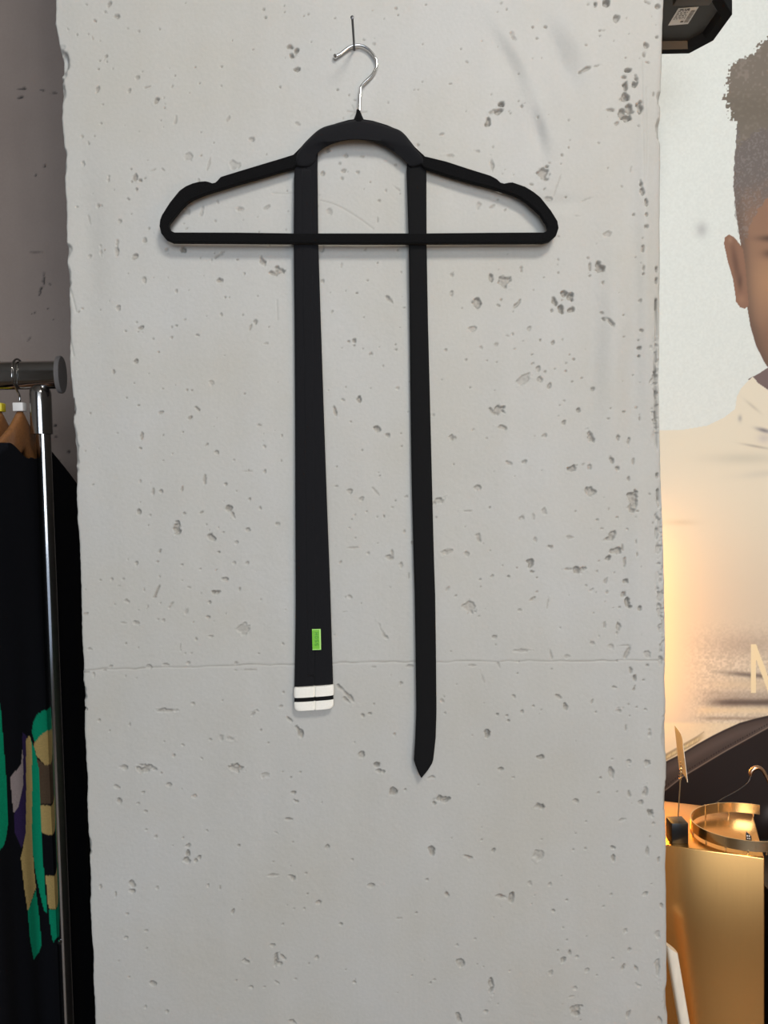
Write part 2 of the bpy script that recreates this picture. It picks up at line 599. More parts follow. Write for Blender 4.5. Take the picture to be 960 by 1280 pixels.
def edge_x(pts, z):
    w = np.array([P(a, b, 0.0) for a, b in pts])
    o = np.argsort(w[:, 2])
    return np.interp(z, w[o, 2], w[o, 0])


STEP = 0.00098
zd = np.arange(0.755, 1.985, STEP)
zs = np.concatenate([[0.0, 0.3, 0.6, 0.75], zd, [1.99, 2.3, ZC]])
xl = edge_x(LEFT_EDGE, zs)
xr = edge_x(RIGHT_EDGE, zs)
jit = lambda cell, s: vnoise(np.zeros_like(zs), zs, cell, s) - 0.5
xl = xl + jit(0.03, 21) * 0.0022 + jit(0.009, 22) * 0.0014 * smooth(jit(0.05, 26), -.1, .4) + jit(0.004, 23) * 0.0006
xr = xr + jit(0.03, 24) * 0.0012 + jit(0.009, 25) * 0.0005
ncol = int((xr.mean() - xl.mean()) / STEP)
U = np.linspace(0, 1, ncol)
X = xl[:, None] + (xr - xl)[:, None] * U[None, :]
Z = np.repeat(zs[:, None], ncol, 1)
n1, n2 = vnoise(X, Z, 0.0046, 31), vnoise(X, Z, 0.0021, 32)
H = np.zeros_like(X)
PIT = np.zeros_like(X)
K = 0.88 / F_PX   # metres per pixel on the pillar face

CROPS = {  # x0, y0, scale : pits as (cx, cy, half a, half b, angle, depth)
    (70, 0, .3229): "45,112,14,4,60,1 117,16,6,3,40,1 207,14,6,13,20,1 190,45,11,9,20,.8 236,62,12,9,0,.8 150,80,7,4,30,1 192,220,7,15,30,.9 168,235,5,4,0,1 165,268,5,4,0,1 318,300,8,8,0,.6 360,335,16,5,-15,.9 160,350,7,13,30,.9 388,392,18,9,-45,1 285,352,8,10,20,.6 180,405,7,4,20,.8 103,633,10,13,20,.5 203,692,6,14,10,.6 305,685,9,20,10,1 290,656,6,5,0,1 325,700,8,7,0,1 294,703,6,6,0,1 310,735,7,9,20,1 280,770,8,5,30,1 163,797,12,10,0,.6 245,857,8,8,0,.6 125,845,3,30,-15,.4 342,930,10,13,0,.6 235,940,5,12,0,.6 905,183,12,8,10,1.2 934,198,9,18,25,1.3 912,220,10,9,0,1.2 932,269,14,8,5,1.3 810,70,5,5,0,1 802,37,6,3,0,.8 885,48,4,4,0,1 640,332,6,4,30,1 555,322,4,4,0,1 460,293,4,4,0,1 415,657,10,4,40,.8 462,465,6,14,10,.5 665,460,6,13,30,.5 590,635,5,35,18,.4 512,602,16,16,0,.3 755,540,12,10,0,.5 712,810,14,10,0,.6 617,855,10,5,40,.6 625,780,5,12,-20,.5 563,815,9,25,15,.3 820,800,16,6,-30,.5 420,420,5,4,0,.8 275,110,6,5,0,.5 320,120,8,6,0,.4 140,145,5,12,-20,.5 345,690,8,4,-20,.8 370,660,16,3,-20,.5 100,528,6,7,0,.5 550,700,6,8,0,.6 690,640,20,20,0,.25 500,820,16,14,0,.25 175,478,4,4,0,.8 265,487,4,4,0,.8 225,735,4,4,0,.9 290,828,4,4,0,.8",
    (530, 0, .3229): "663,20,11,13,20,1.2 708,12,12,14,0,1.2 745,70,13,15,0,.8 343,140,10,18,-20,.5 870,13,16,7,20,1 905,22,9,9,0,1.2 897,97,8,6,0,1.3 901,145,7,5,0,1.3 857,180,9,13,-20,1.1 850,215,8,15,20,1.1 832,228,6,4,0,1 865,245,10,4,15,1 790,268,14,10,0,1.4 818,298,8,16,-10,1.3 775,300,9,9,0,1 812,330,14,13,0,1.2 782,335,11,18,0,1.2 778,375,13,15,0,1.2 718,427,18,8,5,.8 830,418,13,23,0,1.1 795,422,15,17,0,1.0 765,440,11,17,0,1 785,460,20,12,20,1.4 745,480,11,5,-40,.8 300,405,16,11,-40,1.2 290,430,20,10,-20,1.0 262,435,11,7,-30,.8 246,472,10,22,8,1.1 333,440,5,6,0,1 377,410,5,9,0,1 365,392,4,4,0,1 622,272,24,7,-25,.8 668,257,16,4,-10,.7 470,103,8,5,20,1 437,148,4,4,0,1 142,190,5,5,0,1 792,133,4,4,0,1.1 207,585,17,7,10,.5 263,640,9,28,-5,.7 95,605,20,8,10,.4 458,672,22,24,0,.8 475,645,8,6,0,1.2 472,695,12,8,0,1 533,602,5,7,0,1 415,715,10,5,20,.9 70,520,12,6,-20,.4 842,740,8,28,-15,1.3 857,785,7,18,-10,1.3 860,835,7,8,0,1 857,882,10,9,0,1.3 843,925,5,5,0,1 710,905,18,10,0,.35 887,365,4,10,0,1.2 265,798,12,6,-30,.5 210,800,9,22,10,.3 365,287,4,4,0,1.1 420,105,4,4,0,1 680,120,4,4,0,1 680,140,4,3,0,1 625,180,4,3,0,1 780,225,5,5,0,1 560,573,4,4,0,1 550,763,4,4,0,1 345,678,5,5,0,.8 595,835,22,3,5,.35 640,768,26,4,-20,.3 515,720,4,40,20,.25 480,770,14,8,0,.5 800,655,5,16,10,.5 455,225,3,3,0,1 225,158,4,4,0,.8 320,35,4,4,0,.8 265,570,5,4,0,.6",
    (540, 300, .3125): "80,140,10,12,0,.5 78,220,9,14,10,.6 234,152,10,14,0,.9 290,170,26,22,0,.7 357,118,9,30,5,.9 180,250,17,18,0,.8 262,262,9,6,30,.8 338,258,7,19,40,.8 505,132,4,6,0,1 625,72,7,6,0,1 633,105,5,20,0,1 672,110,16,22,0,1.1 632,142,6,4,0,1 682,172,4,4,0,1 525,212,15,14,-30,1.2 551,230,14,15,0,1.2 490,247,9,17,-20,1.2 517,276,13,17,10,1.2 556,280,21,10,-20,1.2 478,283,5,9,0,1 827,245,8,12,0,.7 680,292,9,5,0,.9 692,322,16,9,0,.9 712,332,17,8,45,1 838,365,9,6,20,1.1 827,433,9,7,0,1.2 827,465,9,8,0,1.2 825,402,4,4,0,1 840,40,7,14,0,1.1 842,118,6,19,0,1.1 815,70,8,3,0,1 162,355,14,12,0,.4 388,355,9,13,30,.5 483,412,7,9,20,.9 372,555,17,32,50,.35 400,495,9,6,0,.6 425,515,8,10,0,.7 432,560,10,14,0,.6 468,583,8,14,20,.7 645,598,8,9,0,.8 560,567,5,5,0,.8 152,592,6,6,0,.8 268,680,22,20,-30,.8 236,680,7,16,-30,.9 280,750,24,9,15,.7 82,790,14,12,0,.6 587,680,8,9,0,1 530,732,8,10,-30,.8 635,785,13,27,-15,.9 450,780,13,8,-30,.5 745,790,7,14,0,1 787,805,6,18,0,1 767,688,8,6,0,1 712,675,4,4,0,1 705,715,6,4,0,1 510,662,8,5,0,.6 560,917,20,13,-30,.9 308,893,13,6,20,.6 370,888,13,13,0,.6 718,880,9,18,-30,.9 738,912,9,13,0,.9 630,908,8,10,0,.6 787,955,5,14,0,1 805,890,4,15,0,.8 185,993,16,12,0,.5 635,1010,24,18,0,.7 800,1045,17,40,5,.8 820,1085,7,4,0,1 30,1045,30,13,-20,.5 230,1072,5,5,0,.8 660,1120,8,8,0,.7 740,1110,9,6,0,.7 715,1185,22,13,-40,.7 680,1155,9,5,0,.6 185,1190,11,17,-30,.5 415,1200,6,10,0,.6 470,1225,11,9,0,.6 735,1245,26,13,0,.7 830,715,4,15,0,.8 830,570,5,5,0,1 805,540,5,4,0,1 550,1190,15,6,10,.5 60,1250,40,11,-15,.5 745,213,4,4,0,1 765,302,5,4,0,1 613,437,4,4,0,1 567,478,5,4,0,1 407,200,4,4,0,.8 265,120,4,4,0,.8 447,150,4,4,0,1 55,440,6,6,0,.6 195,430,8,10,0,.4 255,420,8,8,0,.4 305,385,13,6,10,.4 5,700,7,12,0,.7 365,405,10,6,30,.4 600,553,6,4,0,.8 535,525,4,4,0,.8 490,517,4,4,0,.8 550,460,4,4,0,.8 360,1112,14,12,0,.4 405,1105,8,14,0,.4 450,1085,10,14,0,.4 140,1085,24,5,5,.4 635,1155,5,6,0,.6 780,1155,6,6,0,.6 815,1205,4,12,0,.6",
    (80, 300, .3125): "145,45,8,24,0,.5 212,50,9,22,0,.8 282,68,8,17,40,.8 98,63,8,8,0,.5 408,38,12,8,-40,.7 478,37,13,10,-10,1.2 613,65,25,9,-35,.8 692,78,6,5,0,.7 795,85,10,22,-20,.9 862,125,18,18,30,.8 835,133,20,8,20,.9 720,137,8,12,0,.7 620,163,13,9,0,1 558,143,9,5,20,1 320,160,8,14,0,.6 358,150,5,4,0,1 217,270,8,11,0,.7 305,352,14,9,-20,.8 533,380,12,6,10,.8 430,392,8,9,0,.7 450,203,6,8,0,.7 288,487,9,9,0,.9 200,528,6,9,0,1 768,330,9,15,20,.9 745,350,5,18,25,.8 630,300,6,7,0,.7 660,230,4,4,0,.9 645,230,4,4,0,.9 338,535,5,4,0,.9 393,595,6,4,0,.9 533,675,12,6,50,1 502,712,13,6,-40,1 388,692,12,6,-30,.8 310,783,5,17,10,1 303,833,8,5,40,1 250,632,5,4,0,1 298,662,5,4,0,.9 567,822,14,7,-45,.9 612,850,11,8,50,.6 563,955,6,20,5,.9 472,998,5,12,5,.9 357,1005,5,16,0,.9 387,1005,10,8,0,.8 302,1090,11,14,0,.9 450,1155,14,27,10,.9 590,1190,16,16,0,.8 660,1070,13,14,-30,.9 678,1105,8,18,-20,.9 648,977,6,6,0,.9 742,1037,4,5,0,1 690,1005,4,5,0,.8 383,1243,6,10,30,1 620,1250,7,5,30,1 785,1073,6,10,0,.7 855,1137,10,9,0,.5 115,980,9,4,-30,.7 480,1095,6,6,0,.8 550,1090,9,5,-20,.8 735,1160,8,8,0,.6 870,785,5,10,0,.8 800,825,14,5,40,.7 803,928,6,10,0,.7 40,688,6,9,0,1 38,638,5,8,0,.9 805,415,16,6,0,.4 85,845,4,4,0,1 140,835,4,4,0,.9 212,773,4,4,0,.8 105,693,4,4,0,.8 610,713,5,4,0,1 722,615,4,4,0,.9 475,768,4,4,0,.8 395,780,4,9,20,.6 355,395,5,5,0,.7 430,350,4,6,0,.7 290,330,4,4,0,.7 255,135,4,4,0,.8 180,245,4,4,0,.7 145,280,4,4,0,.6 775,225,4,4,0,.6 855,570,5,4,0,.6 490,600,5,4,0,.8 510,602,4,4,0,.8 445,580,4,4,0,.7 590,570,12,12,0,.3 395,882,5,4,0,.9 305,965,5,8,0,.6 690,1210,8,8,0,.5 740,925,30,4,0,.4 680,880,8,5,0,.5 780,740,10,5,0,.5",
    (400, 200, .281): "105,50,10,10,0,.6 167,57,10,7,30,.6 12,65,10,6,0,.6 98,80,5,5,0,.6 262,180,10,6,0,.7 255,265,5,16,0,.5 310,622,9,22,-40,.7 45,590,5,4,0,1 52,678,6,10,0,.6 152,803,9,10,0,1.2 128,807,6,5,0,1 152,825,5,4,0,1 228,863,11,9,-40,1.1 338,845,5,5,0,.9 335,822,4,4,0,.9 175,1068,8,18,-10,1.2 103,1068,12,6,30,.7 67,1120,6,24,-10,1.1 255,1195,18,13,20,.9 298,1222,12,11,0,.7 35,1025,8,6,0,.9 138,1165,11,4,20,.8 190,840,4,4,0,.8 10,395,9,18,0,.6 10,540,8,8,0,.6 45,230,12,12,0,.3 200,400,9,4,-30,.5 95,470,5,16,10,.4 345,1015,10,7,0,.4 115,1010,5,5,0,.8 360,1217,5,5,0,.6 113,582,4,4,0,.8 355,745,4,4,0,.6 195,700,5,4,0,.6 340,125,4,30,-50,.4 280,917,4,4,0,.8 255,458,4,4,0,.8 375,658,5,5,0,.6",
    (400, 540, .281): "130,265,14,9,0,.6 75,243,10,7,0,.6 185,295,12,12,0,.5 245,262,4,24,-40,.5 75,157,5,5,0,.8 130,427,9,5,0,.7 145,515,30,4,-3,.5 215,540,9,8,0,.5 310,558,22,10,10,.7 320,545,6,17,0,.7 362,595,8,15,10,.6 395,640,5,15,0,.6 320,335,9,5,0,.6 335,307,4,4,0,.8 110,800,12,5,-10,.4 135,735,14,8,20,.4 272,880,7,46,-25,.4 293,915,11,11,0,.6 120,1168,62,8,45,.9 115,1190,28,7,48,.9 190,1262,11,6,50,1 220,1252,9,7,0,.8 360,1118,9,10,0,.8 375,440,5,9,0,.6 400,1040,16,8,0,.5 240,1045,11,4,0,.4 410,490,6,9,0,.7 260,180,5,5,0,.6 140,390,5,4,0,.6 385,288,10,5,0,.5 310,690,10,5,40,.4",
    (80, 660, .3125): "290,142,7,10,0,.8 470,148,6,5,-40,.8 545,165,5,4,0,.9 237,205,9,6,0,.7 190,205,7,6,0,.7 645,205,13,8,0,.8 500,238,11,4,10,.8 320,247,5,9,0,.9 372,252,4,28,25,1 360,277,8,5,0,1 548,265,6,11,0,1 610,255,15,9,0,1.1 583,297,5,7,0,1.1 250,292,11,6,30,.7 702,243,6,9,0,.7 575,357,9,6,20,.8 425,312,6,17,30,.6 490,335,7,18,20,.3 335,315,5,9,0,.5 718,400,22,24,0,.3 587,433,11,5,0,.6 465,475,6,15,0,.6 100,485,12,8,0,.4 410,548,15,6,0,.6 690,540,16,8,0,.5 500,540,11,8,0,.4 340,555,11,8,0,.5 185,555,8,6,0,.6 165,570,10,4,0,.6 118,585,6,11,0,.6 90,577,14,6,0,.6 410,730,38,9,5,.7 518,703,11,8,0,.6 762,740,19,9,-35,.8 140,770,6,5,0,.9 262,785,5,11,0,.7 475,868,9,5,40,.8 440,907,6,8,0,.8 550,920,9,6,30,.8 900,765,20,8,40,.9 940,812,13,36,-28,1.0 868,713,8,6,0,.6 665,840,16,14,0,.25 630,835,12,14,0,.25 788,810,4,4,0,.8 817,860,4,4,0,.8 320,952,24,8,15,.8 690,950,22,12,20,.6 230,955,16,5,0,.6 80,345,6,8,0,.6 85,247,6,5,0,.8 78,620,5,14,0,1 85,725,12,9,0,.7 885,328,9,6,0,.5 730,568,42,5,0,.4 375,365,5,5,0,.6 400,370,6,8,0,.5 290,380,16,9,0,.5 240,380,12,4,0,.4 215,232,10,4,0,.5 385,300,4,4,0,1 473,210,4,4,0,.9 770,172,6,4,40,.7 680,142,10,8,0,.5 733,140,6,7,0,.6 375,135,5,4,0,.8 290,600,4,4,0,.3 633,690,4,4,0,.9",
    (540, 660, .3125): "185,42,10,12,0,.6 140,100,10,12,0,.4 410,45,6,13,0,.6 475,72,11,8,0,.7 392,140,13,21,20,1 400,175,9,5,0,1 420,198,4,4,0,1 338,160,5,4,0,.9 305,197,7,8,0,1 240,195,9,6,-30,.8 192,208,6,5,0,.9 195,235,5,3,0,.8 590,168,26,15,0,.9 545,165,24,5,0,.7 705,118,12,12,0,1 735,95,30,5,-5,.9 762,80,5,15,0,.9 770,135,6,17,0,.9 818,105,4,18,0,.9 770,215,14,12,0,.9 765,265,8,20,25,.9 780,300,11,30,-20,1.1 828,322,8,11,0,1 750,318,5,4,0,.9 695,212,7,15,30,.6 638,250,12,10,0,.6 700,260,8,14,0,.6 400,285,21,6,-30,.8 150,317,30,24,0,.45 462,305,4,25,10,.4 60,245,14,5,-40,.4 745,400,9,27,10,.7 690,385,6,15,0,.6 645,340,9,4,0,.5 250,435,9,7,0,.6 782,495,8,28,25,.6 640,460,17,9,30,.5 770,470,32,4,0,.7 860,505,14,14,0,.35 475,505,5,22,-10,.5 360,490,32,8,0,.35 545,515,16,10,0,.3 715,475,15,10,0,.35 265,547,7,15,-20,.6 160,550,17,4,0,.5 795,570,6,15,-10,1 809,600,9,19,-20,1.2 808,640,4,15,10,1 728,638,11,5,0,.9 845,607,5,4,0,.9 205,605,5,35,-20,.25 327,673,11,6,40,.8 207,700,4,4,0,1 260,745,7,7,0,1.2 300,750,5,5,0,1 305,770,6,8,-40,1 405,713,9,6,30,1.1 360,735,7,9,0,.8 532,713,9,18,-20,.9 505,675,15,7,40,.8 640,695,5,12,10,.8 655,737,5,4,0,.9 745,732,14,14,0,.5 852,725,12,10,0,.7 220,825,12,16,0,1.2 160,830,4,4,0,.9 437,917,15,9,20,1.2 775,795,5,17,0,.6 870,820,10,18,0,.5 790,937,10,10,0,.6 862,937,12,14,0,.7 720,925,6,5,0,.7 575,852,4,4,0,.9 97,625,4,4,0,1 38,690,11,6,30,.5 785,705,4,6,0,.7 282,150,4,4,0,.8 95,272,5,4,0,.8 660,175,5,6,0,.6 835,155,4,7,0,.7 730,180,4,4,0,.6 350,328,8,6,0,.5 420,255,5,5,0,.5 725,320,5,4,0,.8",
    (90, 940, .3958): "235,52,26,13,5,.7 165,48,11,8,40,.6 143,110,12,6,20,.7 150,152,8,11,0,1 210,163,6,5,0,.8 232,188,9,5,20,.8 307,103,8,8,0,.7 515,48,24,14,10,.7 665,63,5,4,0,1 690,82,4,6,0,.8 700,128,9,5,0,1 706,157,9,6,30,1 685,213,12,4,5,1 643,256,9,4,30,.8 806,298,7,9,0,.7 526,297,5,5,0,1 365,298,12,8,0,.9 365,320,7,13,0,1.1 362,343,11,10,0,.9 390,343,5,7,0,1 403,333,6,8,0,.9 190,418,9,14,0,.9 193,438,12,7,0,1 138,450,4,11,0,.9 90,425,3,10,0,.9 430,423,5,9,0,1 467,430,4,9,0,.8 697,397,15,7,35,1 738,383,5,4,0,.9 630,390,20,4,0,.5 508,505,4,8,15,1 778,475,8,5,-20,1 733,495,4,5,0,.9 850,545,7,7,0,1 945,422,14,6,0,.8 170,587,7,6,0,.7 175,511,5,4,0,.8 536,468,4,3,0,1 633,610,8,5,10,1 645,652,8,20,5,1.1 663,645,6,15,-30,1.1 655,668,9,7,0,1 553,663,13,9,20,1.1 257,730,11,9,0,1 645,728,8,4,30,.9 566,743,6,5,0,.8 772,650,7,6,0,.8 893,728,7,5,30,.9 300,820,4,5,0,.8 695,852,15,5,25,1 268,430,6,8,0,.5 55,310,4,28,0,.5 232,805,6,8,0,.4 912,10,10,11,0,.9 235,563,6,4,0,.6 180,711,4,4,0,.6 410,20,6,6,0,.7 322,10,6,7,0,.6 385,140,8,7,0,.4 610,72,12,10,0,.3 720,65,4,3,0,.7 690,360,4,3,0,.8 700,495,4,4,0,.7 225,127,5,4,0,.7 265,268,5,5,0,.6",
    (460, 940, .3958): "28,38,14,10,0,1.1 35,62,15,8,10,1 78,127,14,11,0,1.1 117,121,5,5,0,1 200,82,15,5,0,.7 232,150,24,10,-8,1 210,162,8,9,0,1 545,18,11,6,20,1.1 423,55,10,5,10,1.1 540,172,17,10,15,1.1 657,154,9,6,10,.8 200,312,10,22,-8,1.1 315,332,21,6,15,1 398,310,6,8,0,.9 187,404,4,4,0,.9 247,445,6,13,-15,1 418,457,18,6,10,1 453,458,8,18,10,1.1 152,508,5,4,0,1 98,526,9,3,0,.5 290,665,15,11,40,.7 365,678,8,5,40,.8 388,738,9,36,0,1.0 287,840,7,17,-20,1 373,818,6,5,0,.8 587,502,6,4,20,1 627,468,4,4,0,1 775,303,8,8,0,1 775,335,6,14,0,1 548,277,5,4,0,1 540,325,16,18,0,.35 648,308,4,4,0,1 685,306,5,7,0,.7 768,70,9,22,0,.7 825,33,9,11,0,.6 884,33,9,14,0,.7 825,135,4,12,-10,.8 877,120,9,17,0,.6 890,190,9,17,-40,1.1 862,160,8,6,0,.8 800,215,14,6,0,.5 883,315,5,17,0,.7 890,268,4,7,0,.9 918,340,4,9,0,.9 876,448,8,8,0,.7 928,487,5,10,-20,1 812,562,8,9,0,.7 728,425,4,4,0,.8 768,450,4,4,0,.8 637,630,5,12,0,1 615,658,8,13,40,1 627,594,4,5,0,1 773,653,5,5,0,1 806,680,5,13,20,1 845,682,5,15,-20,.8 722,705,5,6,0,1 692,692,7,8,0,.5 575,698,8,8,0,.5 655,815,20,18,-30,.9 672,803,6,6,0,1.1 915,690,8,44,-5,.5 915,575,8,14,0,.35 820,830,6,17,20,.8 855,740,14,9,20,.35 928,788,3,9,0,.9 920,845,6,16,-25,.8 825,625,5,6,0,.7 660,647,4,4,0,.9 735,82,4,4,0,.8 728,130,4,4,0,.6 655,258,4,4,0,.6 688,220,4,4,0,.6 600,628,4,4,0,.8 337,590,4,4,0,.7 280,610,5,5,0,.6 210,720,4,4,0,.6 512,415,6,8,0,.4 574,415,6,8,0,.4 640,772,10,4,0,.3 655,745,6,6,0,.5",
    (360, 0, .2083): "122,88,6,6,0,1 297,540,5,7,0,1 400,603,9,6,0,.8 330,712,7,5,0,.8 505,65,4,4,0,.8 660,92,5,4,0,.8 755,540,9,7,0,.4 930,805,16,10,-20,.5 60,745,16,8,30,.5 515,265,9,9,0,.4 95,98,5,5,0,.8 365,575,5,5,0,.7 600,620,5,5,0,.5 240,905,18,14,0,.5 345,935,14,12,0,.5 210,1040,16,12,30,.6 340,1030,8,12,20,.7 420,1035,12,10,0,.6 325,1070,8,10,0,.6 455,1135,5,5,0,.7 440,940,20,5,0,.4 390,780,5,5,0,.3",
}
pits = []
for (x0, y0, s), txt in CROPS.items():
    for t in txt.split():
        cx, cy, a, b, ang, d = map(float, t.split(','))
        p = P(x0 + cx * s, y0 + cy * s, 0.0)
        pits.append((p[0], p[2], max(a * s, 1.25) * K, max(b * s, 1.25) * K, -math.radians(ang), d))
for _ in range(430):       # pinholes
    px, py = random.uniform(95, 830), random.uniform(0, 1280)
    if random.random() < 0.45 and py > 850:
        continue
    p = P(px, py, 0.0)
    r = random.uniform(0.9, 1.5) * K
    pits.append((p[0], p[2], r * random.uniform(1, 1.7), r, random.uniform(0, 3.1), random.uniform(0.4, 1.0)))
carve(H, PIT, X, Z, pits, n1, n2, 1)

# broad trowel waves, the soft vertical folds near the right edge and orange-peel grain
amp = smooth(Z, 1.15, 1.6)
PXg = 480 + (X - 0) / K            # rough pixel column on the face
PYg = 592 - (Z - 1.4) / K
H += (vnoise(X, Z, 0.16, 41) - 0.5) * 0.0016 + (vnoise(X, Z, 0.055, 42) - 0.5) * 0.0007 + (vnoise(X, Z * 0.4, 0.02, 43) - 0.5) * 0.00025
H += (vnoise(X, Z, 0.007, 44) - 0.5) * 0.00016 * smooth(vnoise(X, Z, 0.09, 45), 0.35, 0.7) + (n2 - 0.5) * 0.00010


def ridge(cx, cy, w, l, ang, h):
    p = P(cx, cy, 0.0)
    dx, dz = X - p[0], Z - p[2]
    a = math.radians(ang)
    u, v = dx * math.cos(a) - dz * math.sin(a), dx * math.sin(a) + dz * math.cos(a)
    return h * np.exp(-(u / (w * K)) ** 2 - (v / (l * K)) ** 2)


for (cx, cy, w_, l_, ang, h) in [(668, 120, 14, 55, -20, .0022), (700, 75, 12, 45, -25, -.0016), (650, 90, 16, 50, -35, -.0016), (672, 165, 9, 28, -12, -.002),
                                 (720, 50, 14, 35, -30, .0015), (770, 420, 20, 130, 2, .0018), (742, 430, 16, 120, 2, -.0014),
                                 (790, 520, 16, 150, 0, -.0015), (806, 300, 10, 190, 0, .0016), (795, 640, 14, 120, 0, .0015),
                                 (640, 60, 10, 40, -30, .0012), (110, 300, 18, 90, 0, -.0012), (690, 255, 40, 10, 0, -.0009)]:
    H += ridge(cx, cy, w_, l_, ang, h * 2.0)

# casting joint running across the pillar, hairline scratches
JT = [(95, 838), (103, 837.5), (150, 836), (215, 834), (300, 831.5), (380, 830), (460, 828), (545, 827), (640, 826.5), (720, 826), (815, 825.5), (840, 825)]
jw = np.array([P(a, b, 0) for a, b in JT])
jz = np.interp(X, jw[:, 0], jw[:, 2]) + (vnoise(X, Z * 0, 0.012, 51) - 0.5) * 0.0022
jd = np.abs(Z - jz)
jm = 0.45 + 0.9 * vnoise(X, Z * 0, 0.02, 52)
H -= 0.0009 * jm * np.exp(-(jd / 0.0007) ** 2)
PIT = np.maximum(PIT, 0.7 * jm * np.exp(-(jd / 0.0006) ** 2))


def scratch(pts, width, depth, dark):
    global H, PIT
    w = np.array([P(a, b, 0) for a, b in catmull(pts, 8)])[:, [0, 2]]
    lo, hi = w.min(0) - 0.004, w.max(0) + 0.004
    r = np.where((Z[:, 0] > lo[1]) & (Z[:, 0] < hi[1]))[0]
    if not len(r):
        return
    c = np.where((X[r[len(r) // 2]] > lo[0]) & (X[r[len(r) // 2]] < hi[0]))[0]
    sl = (slice(r[0], r[-1] + 1), slice(c[0], c[-1] + 1))
    x, z = X[sl], Z[sl]
    best = np.full(x.shape, 9.0)
    for a, b in zip(w[:-1], w[1:]):
        d = b - a
        t = np.clip(((x - a[0]) * d[0] + (z - a[1]) * d[1]) / (d @ d + 1e-12), 0, 1)
        best = np.minimum(best, np.hypot(x - a[0] - t * d[0], z - a[1] - t * d[1]))
    g = np.exp(-(best / width) ** 2)
    H[sl] -= depth * g
    PIT[sl] = np.maximum(PIT[sl], dark * g)


scratch([(400, 250), (420, 256), (443, 269), (467, 286)], 0.0006, 0.0007, 0.5)
scratch([(340, 241), (355, 242), (380, 241), (400, 244)], 0.0006, 0.0005, 0.3)
scratch([(434, 139), (448, 141), (458, 140)], 0.0008, 0.0007, 0.6)
scratch([(440, 132), (443, 140), (438, 146)], 0.0007, 0.0006, 0.5)
scratch([(802, 78), (803, 150), (805, 230)], 0.0008, 0.0006, 0.2)
scratch([(807, 110), (808, 170), (807, 220)], 0.0008, 0.0006, 0.2)
scratch([(82, 400), (88, 425), (92, 445)], 0.0009, 0.0010, 0.3)
scratch([(82, 345), (90, 370), (95, 390)], 0.0009, 0.0008, 0.2)
scratch([(346, 375), (347, 400)], 0.0007, 0.0006, 0.3)

# left arris: rounding and broken chips
dl = X - xl[:, None]
dr = xr[:, None] - X
YE = np.zeros_like(X)
rl = 0.0022 + 0.0030 * np.clip(jit(0.03, 61) + 0.2, 0, 1)[:, None]
YE += np.where(dl < rl, rl - np.sqrt(np.maximum(rl ** 2 - (rl - np.clip(dl, 0, None)) ** 2, 0)), 0)


def chip(cx, cy, w, l, depth, side):
    p = P(cx, cy, 0)
    d = dl if side == 'l' else dr
    f = 1 - np.sqrt((d / (w * K)) ** 2 + ((Z - p[2]) / (l * K)) ** 2) + (n1 - .5) * .35
    return depth * smooth(f, 0.0, 0.7)


for c in [(72, 78, 13, 24, .008, 'l'), (76, 112, 7, 18, .005, 'l'), (86, 312, 7, 12, .004, 'l'), (87, 348, 5, 20, .003, 'l'), (90, 510, 5, 12, .004, 'l'),
          (92, 560, 6, 40, .0035, 'l'), (81, 205, 4, 30, .003, 'l'), (103, 865, 6, 16, .005, 'l'), (110, 1055, 5, 16, .003, 'l'),
          (827, 123, 6, 12, .005, 'r'), (826, 160, 9, 20, .007, 'r'), (833, 1000, 5, 30, .004, 'r'), (834, 1250, 6, 25, .004, 'r'), (833, 920, 8, 36, .004, 'r')]:
    YE += chip(*c)
# right arris: a rounded corner bead, an open groove and a honeycombed strip
rr = 0.0075
YE += np.where(dr < rr, (rr - np.sqrt(np.maximum(rr ** 2 - (rr - np.clip(dr, 0, None)) ** 2, 0))) * 0.55, 0)
zt = lambda py: P(826, py, 0)[2]
zg = smooth(Z, zt(568), zt(545)) * (1 - smooth(Z, zt(390), zt(368)))
g0 = 0.0052 + (vnoise(X * 0, Z, 0.02, 71) - .5) * 0.0016
grv = zg * (0.4 + 0.9 * vnoise(X * 0, Z, 0.012, 72)) * np.exp(-((dr - g0) / 0.0016) ** 4)
YE += grv * 0.0065
PIT = np.maximum(PIT, 0.9 * np.clip(grv, 0, 1))
for a, b in ((332, 341), (346, 356), (372, 389), (610, 628), (590, 599)):
    m = smooth(Z, zt(b), zt(b) + 0.003) * (1 - smooth(Z, zt(a) - 0.003, zt(a))) * np.exp(-((dr - 0.0050) / 0.0016) ** 4)
    YE += m * 0.005
    PIT = np.maximum(PIT, m)
hz = smooth(Z, zt(840), zt(825)) * (1 - smooth(Z, zt(640), zt(600))) + smooth(Z, zt(560), zt(520)) * (1 - smooth(Z, zt(440), zt(400))) * 0.9
hm = hz * smooth(0.0100 - dr + (vnoise(X, Z, 0.01, 73) - .5) * 0.008, 0, 0.002) * smooth(dr, 0.0005, 0.002)
hn = smooth(vnoise(X, Z * 0.6, 0.0046, 74) * 0.6 + vnoise(X, Z, 0.0022, 75) * 0.4, 0.42, 0.62)
YE += hm * hn * 0.0034
PIT = np.maximum(PIT, hm * hn * 0.45)

